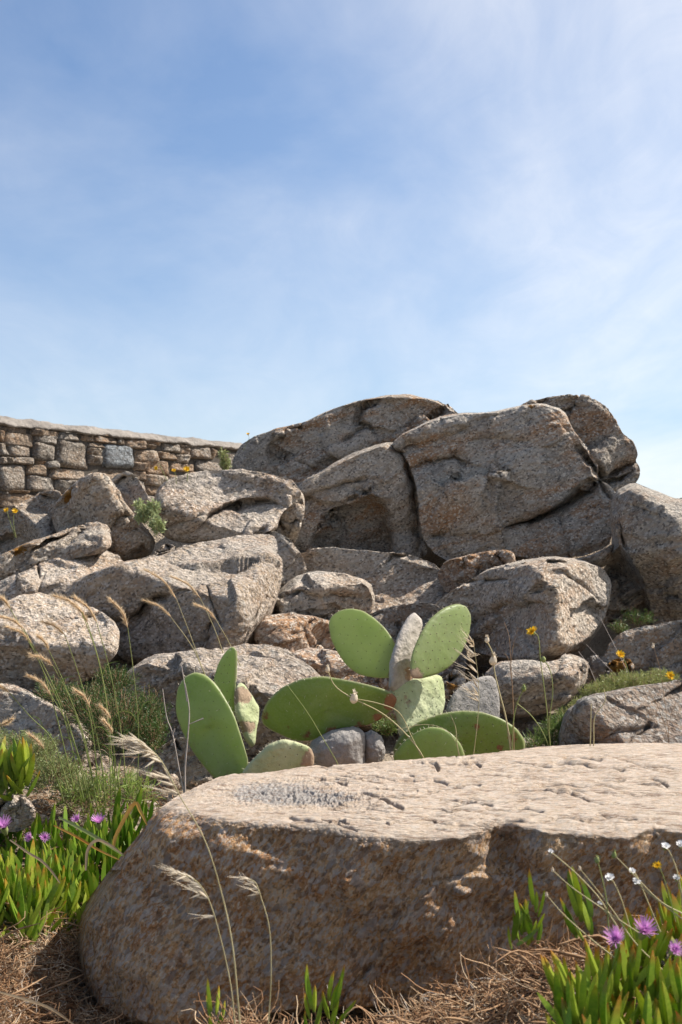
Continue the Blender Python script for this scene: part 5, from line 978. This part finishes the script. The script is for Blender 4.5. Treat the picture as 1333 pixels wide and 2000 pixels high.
shrub('green grassy plant between the flower stem and the dark rock', [(1080, 1440, 3.95, 0.06, 0.07, 0.07), (1050, 1455, 3.9, 0.06, 0.06, 0.05), (1100, 1420, 4.0, 0.05, 0.06, 0.06)], 260, 0.030, 0.0013, SG, name='leafy_plant', cat='plant', seed=5, twig=0.06, up=1.3, group='plants among the rocks', per=9)
shrub('small tuft at the end of the wall beside the long skyline boulder', [(443, 905, 8.0, 0.04, 0.04, 0.06), (436, 890, 8.0, 0.025, 0.03, 0.06)], 80, 0.03, 0.003, SO, name='leafy_plant', cat='plant', seed=6, twig=0.08, up=1.5, group='plants among the rocks', per=8)
shrub('small green weed in the shade left of the broad pads', [(755, 1420, 3.95, 0.05, 0.05, 0.04), (735, 1412, 4.0, 0.03, 0.04, 0.03)], 90, 0.016, 0.0016, SG, name='leafy_plant', cat='plant', seed=7, twig=0.04, group='plants among the rocks', per=10)
shrub('dark green weeds in the hollow under the right edge boulder', [(1245, 1205, 6.1, 0.10, 0.08, 0.05), (1210, 1225, 6.0, 0.06, 0.06, 0.04)], 160, 0.018, 0.0014, SD_, name='leafy_plant', cat='plant', seed=8, twig=0.06, group='plants among the rocks', per=9)
shrub('fine green grass tuft at the roots of the tall stalks', [(215, 1545, 3.4, 0.10, 0.08, 0.06), (160, 1560, 3.35, 0.08, 0.08, 0.04), (270, 1550, 3.45, 0.06, 0.06, 0.05)], 150, 0.055, 0.0014, LEAFG, name='grass_tuft', cat='grass', seed=9, twig=0.05, up=2.0, group='plants among the rocks', per=5)

# ------------------------------------------------------------------ dry straw on the ground
def straw_mat():
    k = NT('straw'); cl = k.ramp(k.attr('t'), [(0.0, (0.12, 0.065, 0.035)), (0.3, (0.30, 0.16, 0.08)), (0.6, (0.44, 0.27, 0.15)), (0.85, (0.58, 0.44, 0.29)), (1.0, (0.46, 0.41, 0.36))])
    return k.bsdf(cl, 0.8, None, 0.15, 0.2, cl)
STRAW = straw_mat()
def straw(name, label, zones, seed, stuff_scale=1.0):
    rg = np.random.default_rng(seed); Vs = []; Fs = []; As = []; nb = 0
    for (poly, n, y0, y1, hgt) in zones:
        S = np.array(scatter(poly, n, y0, y1, rg, -1.4, 1.3))
        m = len(S); k = 7; t = np.linspace(0, 1, k)[None]
        cn = fbm(S*np.array([9, 9, 0])+seed, 2); keep = cn+rg.normal(size=m)*0.25 > -0.18; S = S[keep]; cn = cn[keep]; m = len(S)
        L = (0.015+0.11*rg.random((m, 1))**2.2)*stuff_scale; a = rg.uniform(0, 6.28, (m, 1))+rg.normal(size=(m, 1))*2.4*t+0.8*np.sin(t*6+rg.uniform(0, 6, (m, 1))); e = rg.normal(size=(m, 1))*0.25+rg.normal(size=(m, 1))*0.7*t
        st_ = np.stack([np.cos(a)*np.cos(e), np.sin(a)*np.cos(e), np.sin(e)], -1)*(L/k)[..., None]; z0 = np.abs(rg.normal(size=m))*hgt*np.clip(0.6+2.2*cn, 0.15, 2)+0.003
        P = S[:, None]+np.stack([0*z0, 0*z0, z0], -1)[:, None]+np.cumsum(st_, 1); P[..., 2] = np.maximum(P[..., 2], S[:, None, 2]+0.002)
        T = np.gradient(P, axis=1); T /= np.linalg.norm(T, axis=-1)[..., None]; A = np.cross(T, [0.3, -0.9, 0.3]); A /= np.linalg.norm(A, axis=-1)[..., None]; B = np.cross(T, A)
        r = (0.0005+0.0014*rg.random((m, 1))**2)*np.linspace(1, 0.5, k)[None]; an = np.arange(3)*2*np.pi/3
        V = P[:, :, None]+r[..., None, None]*(np.cos(an)[:, None]*A[:, :, None]+np.sin(an)[:, None]*B[:, :, None])
        i = np.arange(m*k*3).reshape(m, k, 3); j = np.roll(i, -1, 2); f = np.stack([i[:, :-1], j[:, :-1], j[:, 1:], i[:, 1:]], -1).reshape(-1, 4)
        Vs.append(V.reshape(-1, 3)); Fs.append(f+nb); nb += m*k*3; As.append(np.repeat(rg.random(m), k*3))
    o = mesh_obj(name, np.concatenate(Vs), np.concatenate(Fs), STRAW, attrs={'t': np.concatenate(As)}); tag(o, label, 'straw', kind='stuff'); return o
straw('dry_straw', 'tangle of dry orange-brown stems on the ground along the foot of the slab', [([(380, 2030), (480, 1940), (700, 1955), (800, 1890), (900, 1910), (1010, 1840), (1080, 1780), (1230, 1740), (1300, 1780), (1180, 1900), (1100, 2080), (380, 2080)], 11000, 1.55, 2.15, 0.018), ([(-40, 1830), (60, 1850), (150, 1840), (140, 1960), (300, 2040), (-40, 2060)], 5200, 1.9, 2.8, 0.022)], 31)
straw('dry_straw', 'dry stems and litter around the shrubs at the left', [([(-40, 1580), (60, 1560), (120, 1545), (260, 1530), (330, 1570), (210, 1600), (100, 1650), (-40, 1650)], 2600, 2.9, 3.9, 0.03), ([(260, 1560), (420, 1520), (420, 1600), (300, 1620)], 300, 3.0, 4.0, 0.01)], 32)
straw('dry_straw', 'dry litter between the rocks behind the slab', [([(600, 1540), (1333, 1420), (1333, 1560), (600, 1600)], 900, 3.3, 4.6, 0.012)], 33)
DEADLEAF = flat_mat('withered_leaf', (0.24, 0.13, 0.07), (0.46, 0.30, 0.17), 25, 0.8, 0.2)
def litter(label, zones, seed):
    """broken stalks and withered succulent leaves lying on the ground"""
    rg = np.random.default_rng(seed); mb = MB()
    for (poly, n, y0, y1) in zones:
        for p in scatter(poly, n, y0, y1, rg, -1.4, 1.3):
            L = rg.uniform(0.03, 0.14); az = rg.uniform(0, 6.28); el = abs(rg.normal())*0.3; d = np.array([math.cos(az)*math.cos(el), math.sin(az)*math.cos(el), math.sin(el)])
            q = p+np.array([0, 0, rg.uniform(0.01, 0.035)]); C = spline([q, q+d*L*0.5+rg.normal(size=3)*L*0.12, q+d*L+np.array([0, 0, -0.3*L*el])], 7); r = rg.uniform(0.0009, 0.0030)
            mb.add(*tube(C, r*np.array([0.6, 1, 1, 0.9, 0.8, 0.6, 0.2]), 4))
    tag(mb.build('plant_litter', DEADLEAF), label, 'litter', kind='stuff')
litter('broken stalks and withered leaves strewn before the slab and among the ice plants', [([(380, 2030), (480, 1940), (800, 1900), (1010, 1850), (1230, 1760), (1333, 1760), (1333, 2080), (380, 2080)], 320, 1.5, 2.15), ([(-40, 1640), (330, 1570), (210, 1800), (140, 1960), (300, 2040), (-40, 2060)], 330, 2.0, 3.3)], 41)
